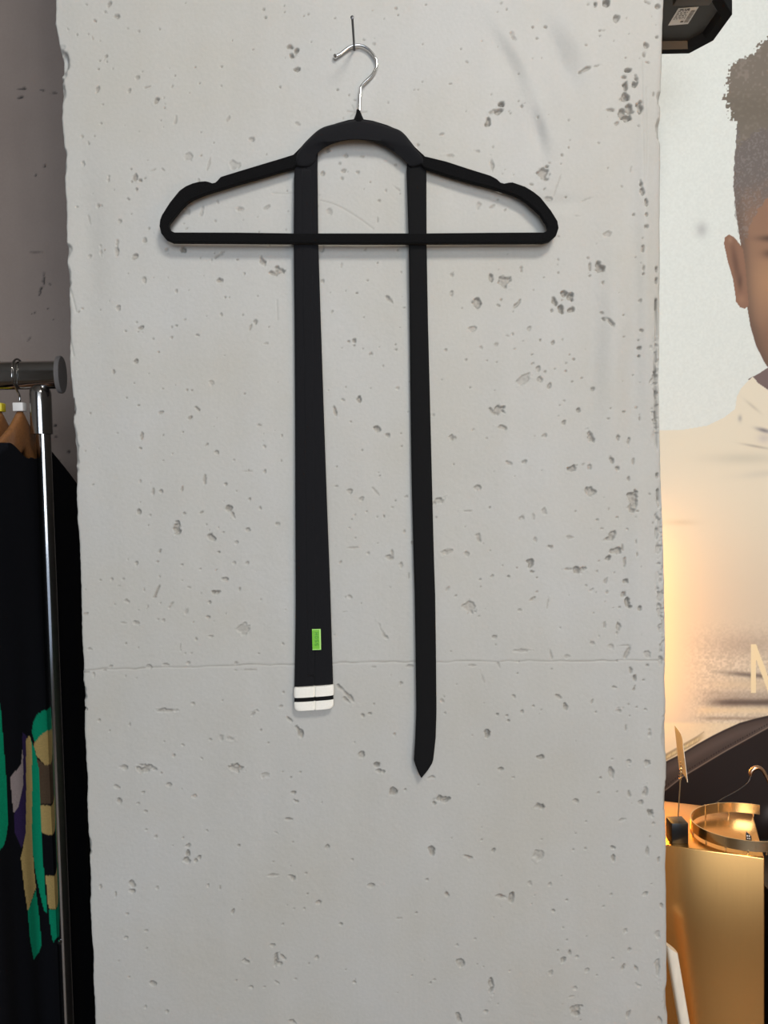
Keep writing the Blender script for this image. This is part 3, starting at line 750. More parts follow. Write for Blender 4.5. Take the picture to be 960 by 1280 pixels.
Yf = -H + YE
front = np.stack([X, Yf, Z], -1)
sideL = [np.stack([xl, np.full_like(zs, d), zs], -1)[:, None, :] for d in (YB, 0.2, 0.02)]
sideR = [np.stack([xr - o, np.full_like(zs, d), zs], -1)[:, None, :] for d, o in ((0.02, 0.0), (0.2, 0.004), (YB, 0.006))]
V = np.concatenate(sideL + [front] + sideR, 1)
pa = np.concatenate([np.zeros((len(zs), 3)), PIT, np.zeros((len(zs), 3))], 1)
pil = grid_mesh('pillar', V, len(zs), ncol + 6, M_PILLAR, pa)
tag(pil, 'pale grey concrete pillar pitted with air holes and a hairline casting joint', 'pillar', kind='structure')


def pillar_y(px, py):
    p = P(px, py, 0.0)
    i = int(np.argmin(np.abs(zs - p[2])))
    j = int(np.argmin(np.abs(X[i] - p[0])))
    return Yf[i, j]


# ------------------------------------------------------------------ nail
nb = P(443, 62.5, 0.0)
nail = thing('nail', nb, 'dark steel nail driven into the concrete holding the chrome hook', 'nail')
npts = [nb + np.array([0, y, (0.0 if y > -0.02 else -0.02 * (y + 0.02))]) for y in (0.012, 0.0, -0.015, -0.03, -0.045, -0.0585)]
tube('shank', npts, 0.00125, M_NAIL, nail, 10)
lathe('nail_head', npts[-1], (0, -1, 0.03), [(0, .0012), (0.0001, .0019), (.0011, .0019), (.0014, .0012), (.0015, 0)], M_NAIL, nail, 14)

# ------------------------------------------------------------------ flocked hanger
YTOP, YBAR = -0.0065, -0.0145
A3, B3 = P(448, 150, YTOP), P(448, 300, YBAR)
e2 = A3 - B3
e2[0] = 0
e2 /= np.linalg.norm(e2)
e1 = np.array([1.0, 0, 0])
en = np.cross(e1, e2)


def on_hanger(px, py, off=0.0):
    d = ray(px, py)
    t = ((A3 - CAM) @ en) / (d @ en)
    return CAM + d * t + en * off


HO = on_hanger(448, 300)
outer = [(200.3, 283.5), (201.2, 276), (203.5, 270), (213, 255), (225, 240), (233, 234.3), (241.5, 230.7), (250, 228.6), (257.7, 228), (262, 229), (266, 230.6), (270, 229.6), (272.8, 227), (276.7, 222.6),
         (298, 216), (325.4, 207.7), (352.5, 199.6), (367, 195), (384, 178), (402, 163.5), (420, 156), (436, 151.5), (449, 150), (466, 152.5), (484, 158), (500, 165), (516, 183), (531, 197),
         (558, 203.6), (585.4, 212.6), (612.5, 221), (620.6, 225.3), (625, 229.6), (630, 231), (635, 229.8), (640, 229.4), (655.8, 234.8), (666, 241), (674.8, 248), (688, 264.6), (696, 277.5),
         (697.5, 286), (694.5, 295), (686, 302.2), (677.5, 304.4), (612.5, 304.6), (531, 305), (450, 305), (368.7, 304.7), (298, 304.2), (217, 303.8), (208.5, 300), (202.5, 292.5)]
inner = [(212, 284), (212.6, 280), (215.7, 275.4), (228, 260.5), (234, 254.5), (241.5, 249.7), (257.7, 243), (298, 230.7), (325.4, 223), (352.5, 215), (367, 211), (388, 190), (406, 175), (430, 166),
         (449, 164), (470, 166.5), (492, 176), (512, 195), (531, 211), (558, 220), (585.4, 228), (612.5, 235), (639.6, 243.4), (650, 248), (658.5, 253.7), (674.8, 268.6), (683, 281.5), (684.2, 286.5),
         (682.8, 290), (678.8, 291.8), (612.5, 292.2), (531, 293), (450, 293), (368.7, 293), (298, 292), (219, 291.8), (214, 289.5)]
cu = bpy.data.curves.new('t', 'CURVE')
cu.dimensions = '2D'
cu.fill_mode = 'BOTH'
cu.extrude = 0.0022
cu.bevel_depth = 0.0013
cu.bevel_resolution = 2
cu.offset = -0.0011
for loop in (outer, inner):
    sp = cu.splines.new('POLY')
    sp.points.add(len(loop) - 1)
    for k, (a, b) in enumerate(loop):
        q = on_hanger(a, b) - HO
        sp.points[k].co = (q @ e1, q @ e2, 0, 1)
    sp.use_cyclic_u = True
to = bpy.data.objects.new('t', cu)
COL.objects.link(to)
bpy.context.view_layer.update()
hm_ = bpy.data.meshes.new_from_object(to.evaluated_get(bpy.context.evaluated_depsgraph_get()))
bpy.data.objects.remove(to)
vv = np.array([v.co[:] for v in hm_.vertices])
# the bevel grows the outline by bevel_depth: keep it, it is inside the traced line tolerance
hv = HO + vv[:, :1] * e1 + vv[:, 1:2] * e2 + vv[:, 2:] * en
hf = [tuple(p.vertices) for p in hm_.polygons]
bpy.data.meshes.remove(hm_)
hanger = thing('clothes_hanger', HO, 'black flocked clothes hanger with shoulder notches hung on the nail', 'hanger')
hb = mesh_obj('hanger_frame', hv, hf, M_VELVET, hanger)
sharp(hb, 30)
lathe('neck', on_hanger(448.5, 155), e2, [(0, .0062), (.004, .0060), (.008, .0042), (.0125, .0026), (.0155, .0024), (.0158, 0)], M_VELVET, hanger, 18)
hk = [(419.5, 70.3), (424.6, 68.2), (429, 64.6), (433.5, 61.2), (438, 58.6), (443.3, 57.0), (451.7, 57.0), (461, 62), (468.3, 70.8), (471, 78), (470, 85.4), (464, 95), (455.5, 103.3), (451.3, 109), (450.4, 116.7), (449.7, 128), (449, 146)]
hy = [-.0045] * 10 + [-.0045, -.0047, -.005, -.0052, -.0055, -.006, -.0066]
hkp = catmull([P(a, b, y) for (a, b), y in zip(hk, hy)], 5)
hook = tube('hook', hkp, 0.0017, M_CHROME, hanger, 12)
hook['label'] = 'chrome wire hook'
a = hkp[0]
lathe('hook_tip', a + np.array([.0016, 0, 0.0006]), (-1, 0, -.35), [(0, .0012), (.0008, .0025), (.002, .0030), (.0034, .0025), (.0043, .001), (.0045, 0)], M_CHROME, hook, 14)

# ------------------------------------------------------------------ tie


def strip_rings(edges, yb, th, groove=None, n=18, gd=0.35, pw=5):
    """edges: list of (xl, xr, py) in px; closed cross sections lying on depth yb with thickness th"""
    rings = []
    for k, (a, b, py) in enumerate(edges):
        y0 = yb(py) if callable(yb) else yb
        t = th(py) if callable(th) else th
        pl_, pr_ = P(a, py, y0 - t / 2), P(b, py, y0 - t / 2)
        us = np.concatenate([[-1, -.985, -.94, -.85], np.linspace(-.7, .7, n), [.85, .94, .985, 1]])
        if groove is not None:
            us = np.sort(np.concatenate([us, groove + np.array([-.05, -.02, 0, .02, .05])]))
        mid = (pl_ + pr_) / 2
        half = (pr_ - pl_) / 2
        prof = (1 - np.abs(us) ** pw) ** 0.5
        fy = -t / 2 * prof
        if groove is not None:
            fy = fy + gd * t * np.exp(-((us - groove) / 0.03) ** 2)
        fr = mid + us[:, None] * half + np.outer(fy, [0, 1, 0])
        bk = mid + us[::-1][1:-1, None] * half + np.outer(t / 2 * prof[::-1][1:-1], [0, 1, 0])
        rings.append(np.concatenate([fr, bk]))
    return rings


def resample(edges, step):
    e = np.array(edges, float)
    ys = np.arange(e[0, 2], e[-1, 2], step)
    ys = np.append(ys, e[-1, 2])
    return [(np.interp(y, e[:, 2], e[:, 0]), np.interp(y, e[:, 2], e[:, 1]), y) for y in ys]


tie_o = P(450, 900, -0.006)
tie = thing('necktie', tie_o, 'black knit tie with white striped end draped over the flocked hanger', 'tie')
ybk = lambda py: -0.0050 - 0.0022 * math.exp(-((py - 300) / 60.0) ** 2) + 0.0006 * math.sin(py / 61.0)
# wide tail (its back, with the seam)
wt = resample([(380, 398, 187), (371, 397, 200), (367.5, 397, 215), (367, 398, 305), (368, 401, 400), (368.8, 405, 520), (369, 408.5, 620), (369.5, 413, 740), (369.2, 414.5, 790), (368.3, 416, 840), (368, 416.5, 859)], 12)
v, f = loft(strip_rings(wt, ybk, 0.0042, groove=0.02))
tail = sharp(mesh_obj('wide_tail', v, f, M_TIE, tie), 60)
# the overlapping inner facing visible along the upper left of the tail
fc = resample([(377.5, 389, 212), (377.5, 390, 305), (379, 391.5, 400), (381, 392.5, 520), (383, 393, 700), (384.5, 393, 845)], 14)
v, f = loft(strip_rings(fc, lambda p: ybk(p) - 0.0036, 0.0010, n=6, pw=8))
mesh_obj('facing', v, f, M_TIE, tail)
# narrow tail
nt_ = resample([(512, 522, 190), (509.5, 530, 200), (508, 533, 212), (511, 533.3, 305), (512, 535, 400), (513, 537.5, 500), (514.5, 540, 600), (517, 542.5, 700), (518.3, 544, 742), (519.5, 545, 815), (520.3, 545.7, 890), (519, 544.5, 925), (517.3, 541.5, 950)], 12)
tip = [(518.5, 540.3, 954), (521, 536, 961), (523.5, 531.5, 967), (525.4, 528.2, 970.5), (526.2, 527.2, 971.5)]
ybn = lambda py: -0.0048 - 0.0024 * math.exp(-((py - 300) / 60.0) ** 2) + 0.0007 * math.sin(py / 83.0 + 1) - 0.003 * max(0, (py - 880) / 90.0)
v, f = loft(strip_rings(nt_ + tip, ybn, 0.0034))
sharp(mesh_obj('narrow_tail', v, f, M_TIE2, tie), 60)
# neck band arched over the hanger: outer edge, ridge, inner edge
bo = [(367, 207), (368, 198), (372.5, 188.5), (385, 174), (399.6, 161.4), (414, 156), (439, 150.6), (449.6, 150), (468, 152.2), (485, 158), (497.5, 161.8), (506, 168), (518, 183), (529, 196), (533.5, 205)]
br = [(376, 208), (374.5, 200), (378, 190), (387, 181.5), (398, 178), (411, 177), (427, 175.2), (441, 173.6), (455, 174), (470, 175.5), (482, 177), (496, 178.8), (511, 184), (523, 194.5), (528, 205)]
bi = [(388, 208), (394, 200), (396, 193), (402, 187), (408.5, 182.8), (417, 178.8), (429, 175.6), (442.5, 173.9), (455, 174.4), (468, 176.8), (481, 182.2), (492, 189.0), (502, 197), (508, 203), (514, 209)]
BO, BR, BI = catmull(bo, 5), catmull(br, 5), catmull(bi, 5)
rings = []
m = len(BO)
for k in range(m):
    s = k / (m - 1)
    mid = math.sin(math.pi * s) ** 0.6
    yo, yr, yi = -0.0075 - 0.0040 * mid, -0.0125 - 0.0055 * mid, -0.0100 - 0.0040 * mid
    o_, r_, i_ = P(*BO[k], yo), P(*BR[k], yr), P(*BI[k], yi)
    fr = []
    for t in np.linspace(0, 1, 6):
        bul = np.array([0, -0.0016, 0]) * math.sin(math.pi * t)
        fr.append(o_ * (1 - t) + r_ * t + bul)
    for t in np.linspace(0.34, 1, 3):
        fr.append(r_ * (1 - t) + i_ * t)
    fr = np.array(fr)
    bk = fr[::-1] + np.array([0, 0.0016, 0])
    bk[0] += (fr[-2] - fr[-1]) * 0.1
    rings.append(np.concatenate([fr, bk]))
v, f = loft(rings)
band = sharp(mesh_obj('neck_band', v, f, M_TIE, tie), 75)
# white ribbed end: two white stripes with a black one between
for (e, mm, th, nm) in (([(368.2, 417, 857.3), (367.3, 417.4, 859), (367.2, 417.5, 868), (368, 417, 870.3)], M_WHITE_RIB, .0068, 'white_stripe'),
                        ([(368, 416.8, 869.6), (367.8, 416.8, 876.4)], M_TIE2, .0060, 'black_stripe'),
                        ([(368.2, 416.8, 875.6), (367.4, 417.2, 877), (367.6, 417.2, 882), (368.6, 416.4, 885), (370.5, 414.5, 886.6)], M_WHITE_RIB, .0068, 'white_stripe')):
    rg = strip_rings(resample(e, 1.5), lambda p: -0.0052, th, groove=0.05, gd=.30, pw=4)
    # slight rise of the stripes to the right
    v, f = loft(rg)
    sharp(mesh_obj(nm, v + np.outer((v[:, 0] - v[:, 0].mean()) * 0.07, [0, 0, 1]), f, mm, tie), 60)
# green woven tag with raised vertical lettering
yl = ybk(800) - 0.0056
gl = [P(390.0, 786.5, yl), P(400.8, 786.2, yl), P(401.3, 812.2, yl), P(390.6, 812.6, yl)]
v = np.array(gl + [g + np.array([0, .0009, 0]) for g in gl])
lab = mesh_obj('tag', v, [(0, 1, 2, 3), (7, 6, 5, 4), (0, 4, 5, 1), (1, 5, 6, 2), (2, 6, 7, 3), (3, 7, 4, 0)], M_GREEN_TAG, tie, False)
lab['label'] = 'bright green woven tag'


def quad_strip(name, quads, mm, parent, Y, t=0.0003):
    vs, fs = [], []
    for q in quads:
        b = len(vs)
        for (a_, b_) in q:
            vs.append(P(a_, b_, Y - t))
        for (a_, b_) in q:
            vs.append(P(a_, b_, Y))
        fs += [(b, b + 1, b + 2, b + 3), (b, b + 4, b + 5, b + 1), (b + 1, b + 5, b + 6, b + 2), (b + 2, b + 6, b + 7, b + 3), (b + 3, b + 7, b + 4, b)]
    return mesh_obj(name, vs, fs, mm, parent, False)


quad_strip('selvedge', [[(399.2, 786.4), (400.8, 786.3), (401.3, 812.2), (399.7, 812.2)], [(390, 786.5), (399.2, 786.4), (399.2, 787.3), (390, 787.4)],
                        [(390.6, 811.6), (399.7, 811.4), (399.7, 812.2), (390.6, 812.5)]], M_GREEN_THREAD, lab, yl)
LT = []
def lt(y, segs):   # letter strokes given sideways: u along the tag (down), w across
    for (u0, w0, u1, w1) in segs:
        LT.append([(393.6 + w0, y + u0), (393.6 + w1, y + u0), (393.6 + w1, y + u1), (393.6 + w0, y + u1)])
H1 = [(0, 0, .8, 4.2), (2.4, 0, 3.2, 4.2), (.8, 1.7, 2.4, 2.5)]
O1 = [(0, .6, .8, 3.6), (2.4, .6, 3.2, 3.6), (.6, 0, 2.6, .8), (.6, 3.4, 2.6, 4.2)]
S1 = [(0, 2.2, .8, 4.0), (2.4, .2, 3.2, 2.0), (0.4, 3.4, 3.0, 4.2), (.4, 1.7, 2.8, 2.5), (.2, 0, 2.8, .8)]
lt(790.5, H1); lt(795, O1); lt(799.6, S1); lt(804.0, S1)
quad_strip('lettering', LT, M_GREEN_DARK, lab, yl, 0.00025)

# ------------------------------------------------------------------ clothes rack
YR = 0.25
rail_c = P(20, 469.5, YR)
xe = P(74.5, 468, YR)[0]
rack = thing('clothes_rack', (xe - 0.5, YR, 0.0), 'chrome clothes rack with oval rail and round upright beside the pillar', 'clothes rack')
a = np.linspace(0, 2 * np.pi, 28, endpoint=False)


def oval(x, cz, hy_, hz_, e=2.05):
    c, s = np.cos(a), np.sin(a)
    return np.stack([np.full_like(a, x), YR + hy_ * np.sign(c) * np.abs(c) ** (2 / e), cz + hz_ * np.sign(s) * np.abs(s) ** (2 / e)], -1)


zr = rail_c[2]
HZ = 0.0205
v, f = loft([oval(x, zr, 0.0125, HZ) for x in (xe - 1.25, xe - 0.6, xe - 0.001)])
sharp(mesh_obj('rail', v, f, M_CHROME_DULL, rack), 50)
v, f = loft([oval(xe - .002, zr, 0.0165, 0.0268), oval(xe + 0.003, zr, 0.0172, 0.0275), oval(xe + .0045, zr, 0.0160, 0.0262)])
cap = sharp(mesh_obj('end_cap', v, f, M_CAP, rack), 35)
cap['label'] = 'taupe plastic end cap'
pt = P(50.5, 495, YR)
px_ = pt[0]
zs_top = zr - HZ
z_sl = P(55, 543, YR)[2]
lathe('sleeve', (px_, YR, z_sl), (0, 0, 1), [(0, .0140), (.0005, .0152), (zs_top - z_sl - .006, .0152), (zs_top - z_sl - .001, .0140), (zs_top - z_sl + .004, .010)], M_CHROME_DULL, rack, 28)
ppx = P(57.5, 545, YR)[0]
lathe('upright', (px_ + .0022, YR, 0.08), (0, 0, 1), [(0, .0103), (z_sl - 0.079, .0103)], M_CHROME_DULL, rack, 28)
lathe('upright', (px_ - 1.15, YR, 0.08), (0, 0, 1), [(0, .0098), (zs_top - 0.079, .0098)], M_CHROME_DULL, rack, 28)
# brace with bolts low on the upright
zb = P(83, 1172, YR)[2]
tube('brace', [(px_ - 1.15, YR, zb - .004), (px_, YR, zb - .004)], 0.007, M_CHROME_DULL, rack, 16)
bx_ = px_ + .0012
lathe('bolt', (bx_, YR - .008, zb), (0, -1, 0), [(0, .0036), (.0035, .0036), (.0052, .0022), (.0054, 0)], M_CHROME, rack, 12)
lathe('bolt', (bx_ - .022, YR - .006, zb - .010), (0, -1, 0), [(0, .0040), (.0035, .0040), (.0052, .0024), (.0054, 0)], M_CHROME, rack, 12)
for x in (px_, px_ - 1.15):
    tube('foot_bar', [(x, YR - 0.22, 0.075), (x, YR + 0.22, 0.075)], 0.011, M_CHROME_DULL, rack, 16)
    for y in (YR - 0.2, YR + 0.2):
        w_ = lathe('wheel', (x - .011, y, 0.028), (1, 0, 0), [(0, .024), (.002, .028), (.02, .028), (.022, .024)], M_RUBBER, rack, 20)
        box('fork', (x - .015, y - .010, 0.03), (x + .015, y + .010, 0.068), M_CHROME_DULL, w_)

# ------------------------------------------------------------------ wooden hangers and long garments
XG = PX(23.5, 500, -0.0001)[0]
XG = P(23.5, 480, YR)[0]
ZTOP = P(25, 516, YR)[2]


def wood_hanger(x, label, ferrule=None, ferrule_label=None):
    h = thing('wooden_hanger', (x, YR, ZTOP), label, 'hanger', 'wooden hangers on the chrome rail')
    rings = []
    for s in np.linspace(-0.180, 0.180, 47):
        q = abs(s)
        zt_ = ZTOP - 0.004 - 0.64 * q + 0.40 * q * q + 0.008 * math.exp(-(q / 0.02) ** 2)
        hgt = 0.016 + 0.044 * math.exp(-(q / 0.075) ** 2)
        thk = 0.0072 - 0.0030 * (q / .2)
        bend = -0.006 * (q / 0.2) ** 2
        aa = np.linspace(0, 2 * np.pi, 16, endpoint=False)
        c_, s_ = np.cos(aa), np.sin(aa)
        e = 3.0
        rx, rz_ = thk * np.sign(c_) * np.abs(c_) ** (2 / e), hgt / 2 * np.sign(s_) * np.abs(s_) ** (2 / e)
        rings.append(np.stack([x + bend + rx, np.full_like(aa, YR + s), zt_ - hgt / 2 + rz_], -1))
    v_, f_ = loft(rings)
    mesh_obj('hanger_body', v_, f_, M_WOOD, h)
    fz = ZTOP + 0.002
    fo = box('ferrule', (x - .0075, YR - .0068, fz), (x + .0075, YR + .0068, fz + .0125), ferrule or M_WHITE_PL, h, .001)
    if ferrule_label:
        fo['label'] = ferrule_label
    # hook over the rail, in the hanger's plane (y-z)
    R = 0.0195
    cz = zr + HZ + 0.003 - R
    pts = [(x, YR, fz + .010), (x, YR + .001, fz + .022), (x, YR - .006, fz + .030), (x, YR - R, cz - .012)]
    for t in np.linspace(math.pi, -0.55, 14):
        pts.append((x, YR + R * math.cos(t), cz + R * math.sin(t)))
    pts.append((x, YR + R * .9, cz - .016))
    tube('hook', catmull(pts, 3), 0.0016, M_CHROME_DULL, h, 10)
    return h


wood_hanger(XG, 'varnished wooden hanger with white ferrule carrying the patchwork robe')
XG2 = P(-3, 480, YR)[0]
wood_hanger(XG2, 'wooden hanger with yellow size ring at the edge of the rail', M_YELLOW, 'yellow size ring')

# patches of the robe: traced outlines in the robe's own plane (y along the shoulders, z up)
GREEN, GOLD, BEIGE, PURPLE, BROWN, NAVY = (4, 118, 88), (150, 128, 82), (128, 116, 116), (40, 28, 62), (70, 56, 44), (15, 16, 22)
XS = XG + 0.018
PATCHES = [
    (PURPLE, [(27, 915), (33, 920), (33, 1035), (26, 1060), (18, 1040), (18, 1015), (27, 990)]),
    (BEIGE, [(27, 935), (25, 955), (13, 972), (15, 995), (17, 1016), (22, 1008), (28, 980), (28, 945)]),
    (GREEN, [(0, 866), (3, 890), (7, 950), (10, 990), (11, 1030), (9, 1046), (5, 1058), (0, 1063), (-8, 1068), (-24, 1060), (-36, 1030), (-38, 965), (-31, 905), (-19, 870), (-7, 858)]),
    (GREEN, [(40, 905), (44, 893), (52, 887), (60, 893), (64, 915), (64, 940), (58, 915), (50, 918), (42, 928), (39, 915)]),
    (GOLD, [(41, 930), (47, 920), (55, 912), (58, 925), (58, 955), (52, 957), (44, 945)]),
    (BROWN, [(44, 948), (52, 957), (58, 955), (60, 1005), (48, 1005)]),
    (GOLD, [(48, 1006), (60, 1008), (63, 1043), (55, 1044), (49, 1040)]),
    (GREEN, [(38, 925), (42, 935), (46, 960), (48, 1010), (50, 1060), (53, 1110), (55, 1140), (53, 1140), (46, 1100), (40, 1060), (38, 1010), (38, 970)]),
    (GOLD, [(32, 923), (37, 920), (39, 930), (40, 980), (40, 1050), (43, 1090), (45, 1110), (33, 1140), (29, 1110), (25, 1072), (31, 1040), (32, 990)]),
    (GREEN, [(33, 1140), (45, 1112), (49, 1150), (51, 1180), (49, 1190), (41, 1200), (36, 1175)]),
    (GOLD, [(53, 1094), (65, 1096), (66, 1137), (56, 1136)]),
    (GREEN, [(56, 1137), (66, 1138), (67, 1165), (60, 1178), (58, 1165)]),
]


def inside(px, py, poly):
    res = np.zeros(px.shape, bool)
    n = len(poly)
    for i in range(n):
        x1, y1 = poly[i]
        x2, y2 = poly[(i + 1) % n]
        c = ((y1 > py) != (y2 > py)) & (px < (x2 - x1) * (py - y1) / (y2 - y1 + 1e-9) + x1)
        res ^= c
    return res


PATCH_YZ = []
for col_, pol in PATCHES:
    dense = []
    for (a1, b1), (a2, b2) in zip(pol, pol[1:] + pol[:1]):
        for t in np.linspace(0, 1, 4, endpoint=False):
            q = PX(a1 + (a2 - a1) * t, b1 + (b2 - b1) * t, XS)
            dense.append((q[1], q[2]))
    PATCH_YZ.append((col_, dense))

M_ROBE = attr_mat('patchwork_knit', 'print', 0.9, 0.12, 0.75, 1100)
ZSH = 1.494


def garment(x, label, patches, z_hem, group):
    g = thing('long_robe', (x, YR, z_hem), label, 'robe', group)
    ns, nz_ = 260, 560
    for side, nm in ((1, 'front_panel'), (-1, 'back_panel')):
        T = np.linspace(0, 1, nz_)[:, None]
        S = np.linspace(-1, 1, ns)[None, :]
        width = 0.232 + 0.03 * T ** 0.8 + 0 * S
        s_ = S * width
        qs = np.abs(s_)
        top = ZSH - 0.455 * qs - 0.05 * smooth(0.075 - qs, 0, 0.075) * (1 if side > 0 else 0.45)
        bot = z_hem + 0.02 * np.cos(S * 3)
        z = top + (bot - top) * T
        thick = (0.008 + 0.006 * smooth(T, 0, 0.35)) * np.sqrt(np.clip(1 - S ** 2, 0, 1))
        ph = 1.3 * side
        fold = (0.0032 * np.sin(s_ * 52 + ph + 1.2 * T) + 0.0028 * np.sin(s_ * 87 + 2.1 * ph - T) + 0.0015 * np.sin(s_ * 25 + T * 4)) * smooth(T, 0.05, 0.75) * np.clip(1.0 - S ** 6, 0, 1)
        bend = -0.006 * np.clip(qs / 0.2, 0, 1.1) ** 2 * (1 - 0.6 * T)
        pin = np.where(qs > 0.07, smooth(T, 0, 0.006), 1.0)
        Vx = x + bend + side * (0.0045 + thick + fold) * pin + side * 0.0008
        Vv = np.stack([Vx, YR + s_, z], -1)
        col_ = np.broadcast_to(lin(NAVY), Vv.shape).copy()
        if patches and side > 0:
            for c_, dense in PATCH_YZ:
                msk = inside(Vv[..., 1], Vv[..., 2], dense)
                col_[msk] = lin(c_) * 1.9
        o = grid_mesh(nm, Vv, nz_, ns, M_ROBE, None, col_, g)
        sol = o.modifiers.new('cloth', 'SOLIDIFY')
        sol.thickness = 0.0016
        sol.offset = -side
    # neck label
    return g


gar = garment(XG, 'long black robe with green, gold and purple patches on the wooden hanger', True, 0.20, 'robes on the rack')
box('neck_label', (XG - .004, YR + .024, 1.452), (XG - .003, YR + .052, 1.474), M_WHITE_PL, gar)
g2 = garment(XG2 - 0.022, 'plain black robe hanging behind the patchwork robe', False, 0.16, 'robes on the rack')

# ------------------------------------------------------------------ portrait poster on the rear wall
YP = 0.50


def poly_mask(px, py, pol, soft=1.0, rough=0.0, cell=3.0, seed=1):
    if rough:
        px = px + (vnoise(px, py, cell, seed) - .5) * rough
        py = py + (vnoise(px, py, cell, seed + 1) - .5) * rough
    return inside(px, py, pol).astype(float)


def paint(px, py):
    c = np.empty(px.shape + (3,))
    c[:] = (222, 226, 221)
    c += ((vnoise(px, py, 2.2, 81) - .5) * 7)[..., None]
    mir = 2036 - px
    qx = np.where(px > 1018, mir, px)         # the face is roughly symmetrical about its own axis

    def put(mask, col_):
        m = np.clip(mask, 0, 1)[..., None]
        c[:] = c * (1 - m) + np.asarray(col_, float) * m

    def blob(cx, cy, rx, ry, col_, k=1.0, x=None):
        x = qx if x is None else x
        put(k * np.exp(-((x - cx) / rx) ** 2 - ((py - cy) / ry) ** 2), col_)

    blob(877, 287, 7, 9, (165, 165, 165), .55, px)
    # neck
    neck = poly_mask(qx, py, [(935, 474), (950, 466), (962, 458), (970, 420), (1018, 420), (1018, 520), (975, 505), (958, 489)])
    put(neck, (118, 100, 97))
    # face
    face = poly_mask(qx, py, [(919, 195), (917, 232), (920, 265), (925, 300), (931, 335), (934, 384), (938, 408), (945, 432), (955, 452), (968, 472), (990, 486), (1018, 490), (1018, 120), (925, 150)])
    put(face, (146, 112, 91))
    ex = qx - np.interp(py, [190, 265, 335, 400, 432, 470], [918, 921, 931, 936, 945, 966])
    put(face * np.exp(-(ex / 9) ** 2) * .6, (92, 75, 66))
    put(face * np.exp(-((qx - 962) / 24) ** 2 - ((py - 352) / 40) ** 2) * .75, (178, 138, 104))
    put(face * np.exp(-((py - 430) / 26) ** 2) * .35, (104, 78, 64))
    blob(972, 317, 16, 6, (70, 52, 46), .9)
    blob(976, 318, 5, 4, (25, 20, 20), .9)
    blob(970, 298, 20, 4, (62, 50, 46), .8)
    blob(1006, 386, 8, 6, (78, 56, 48), .8)
    blob(1018, 350, 7, 40, (180, 142, 112), .5)
    blob(1018, 421, 26, 6, (104, 58, 54), .9)
    blob(1018, 416, 24, 1.6, (60, 36, 34), .8)
    # hair
    fade = smooth(py + (vnoise(px, py, 5, 90) - .5) * 26 - (qx - 925) * 0.0, 285, 205)
    side = poly_mask(qx, py, [(921, 150), (920, 180), (918, 205), (917, 232), (919, 262), (923, 292), (926, 305), (931, 306), (936, 285), (950, 258), (966, 240), (985, 228), (1018, 222), (1045, 222), (1045, 120), (930, 120)], rough=5, cell=4, seed=91)
    put(side * (0.35 + 0.65 * fade), (112, 104, 100))
    put(side * (vnoise(px, py, 1.8, 92) > .68) * .35, (150, 142, 138))
    top = poly_mask(qx, py, [(1045, 8), (1018, 8), (985, 22), (960, 47), (951, 52), (943, 68), (931, 72), (918, 78), (911, 90), (908, 100), (911, 112), (905, 122), (909, 134), (913, 146), (922, 152), (924, 168), (921, 185), (935, 172), (952, 160), (1018, 148), (1045, 148)], rough=10, cell=2.3, seed=93)
    put(top, (121, 112, 102))
    put(top * smooth(vnoise(px, py, 3.0, 95), .55, .9) * .45, (150, 140, 130))
    put(top * smooth(py, 95, 130) * np.exp(-((py - 135) / 30) ** 2) * .5, (106, 98, 86))
    # ear
    ear = poly_mask(qx, py, [(905, 305), (906, 297), (911, 293), (917, 296), (924, 304), (929, 312), (932, 335), (934, 360), (936, 382), (931, 386), (925, 384), (920, 377), (919, 367), (916, 348), (910, 328)])
    put(ear, (140, 104, 84))
    put(ear * np.exp(-((qx - 918 - (py - 320) * .16) / 4) ** 2 - ((py - 330) / 24) ** 2) * .55, (88, 64, 54))
    put(ear * np.exp(-((qx - 925) / 3) ** 2 - ((py - 352) / 9) ** 2) * .6, (88, 66, 56))
    put(ear * np.exp(-((qx - 913) / 3) ** 2 - ((py - 299) / 5) ** 2) * .6, (168, 130, 108))
    put(ear * np.exp(-((qx - 927) / 5) ** 2 - ((py - 374) / 6) ** 2) * .5, (168, 126, 102))
    # white roll-neck shirt
    shirt = poly_mask(qx, py, [(780, 538), (852, 537.5), (884, 532), (905, 522), (919, 511), (921, 496), (926, 486), (933, 478), (941, 471), (948, 479), (960, 487.5), (985, 496), (1018, 500), (1018, 1400), (780, 1400)])
    put(shirt, (229, 219, 198))
    put(shirt * np.exp(-((qx - 941) / 9) ** 2 - ((py - 508 - (qx - 941) * .8) / 2.4) ** 2) * .5, (186, 176, 160))
    put(shirt * np.exp(-((qx - 925) / 2.5) ** 2 - ((py - 523) / 4) ** 2) * .7, (170, 164, 158))
    put(shirt * np.exp(-((qx - 955) / 9) ** 2 - ((py - 538 - (qx - 955) * .25) / 2.6) ** 2) * .9, (128, 122, 126))
    put(shirt * np.exp(-((qx - 955) / 8) ** 2 - ((py - 548) / 6) ** 2) * .5, (188, 178, 176))
    put(shirt * np.exp(-((qx - 945) / 16) ** 2 - ((py - 558 - (qx - 945) * .18) / 1.6) ** 2) * .6, (160, 150, 138))
    put(shirt * np.exp(-((px - 930) / 45) ** 2 - ((py - 573) / 7) ** 2) * .5, (196, 190, 174))
    put(shirt * np.exp(-((px - 955) / 34) ** 2 - ((py - 592 + (px - 955) * .1) / 5) ** 2) * .35, (196, 190, 178))
    put(shirt * np.exp(-((px - 850) / 20) ** 2 - ((py - 653) / 3.5) ** 2) * .35, (190, 178, 150))
    low = shirt * smooth(py, 600, 800)
    put(low * .55, (204, 186, 166))
    gr = (vnoise(px, py, 2.0, 97) - .5) * smooth(py, 760, 830) * 34 * smooth(px, 845, 890)
    c += (gr * shirt)[..., None]
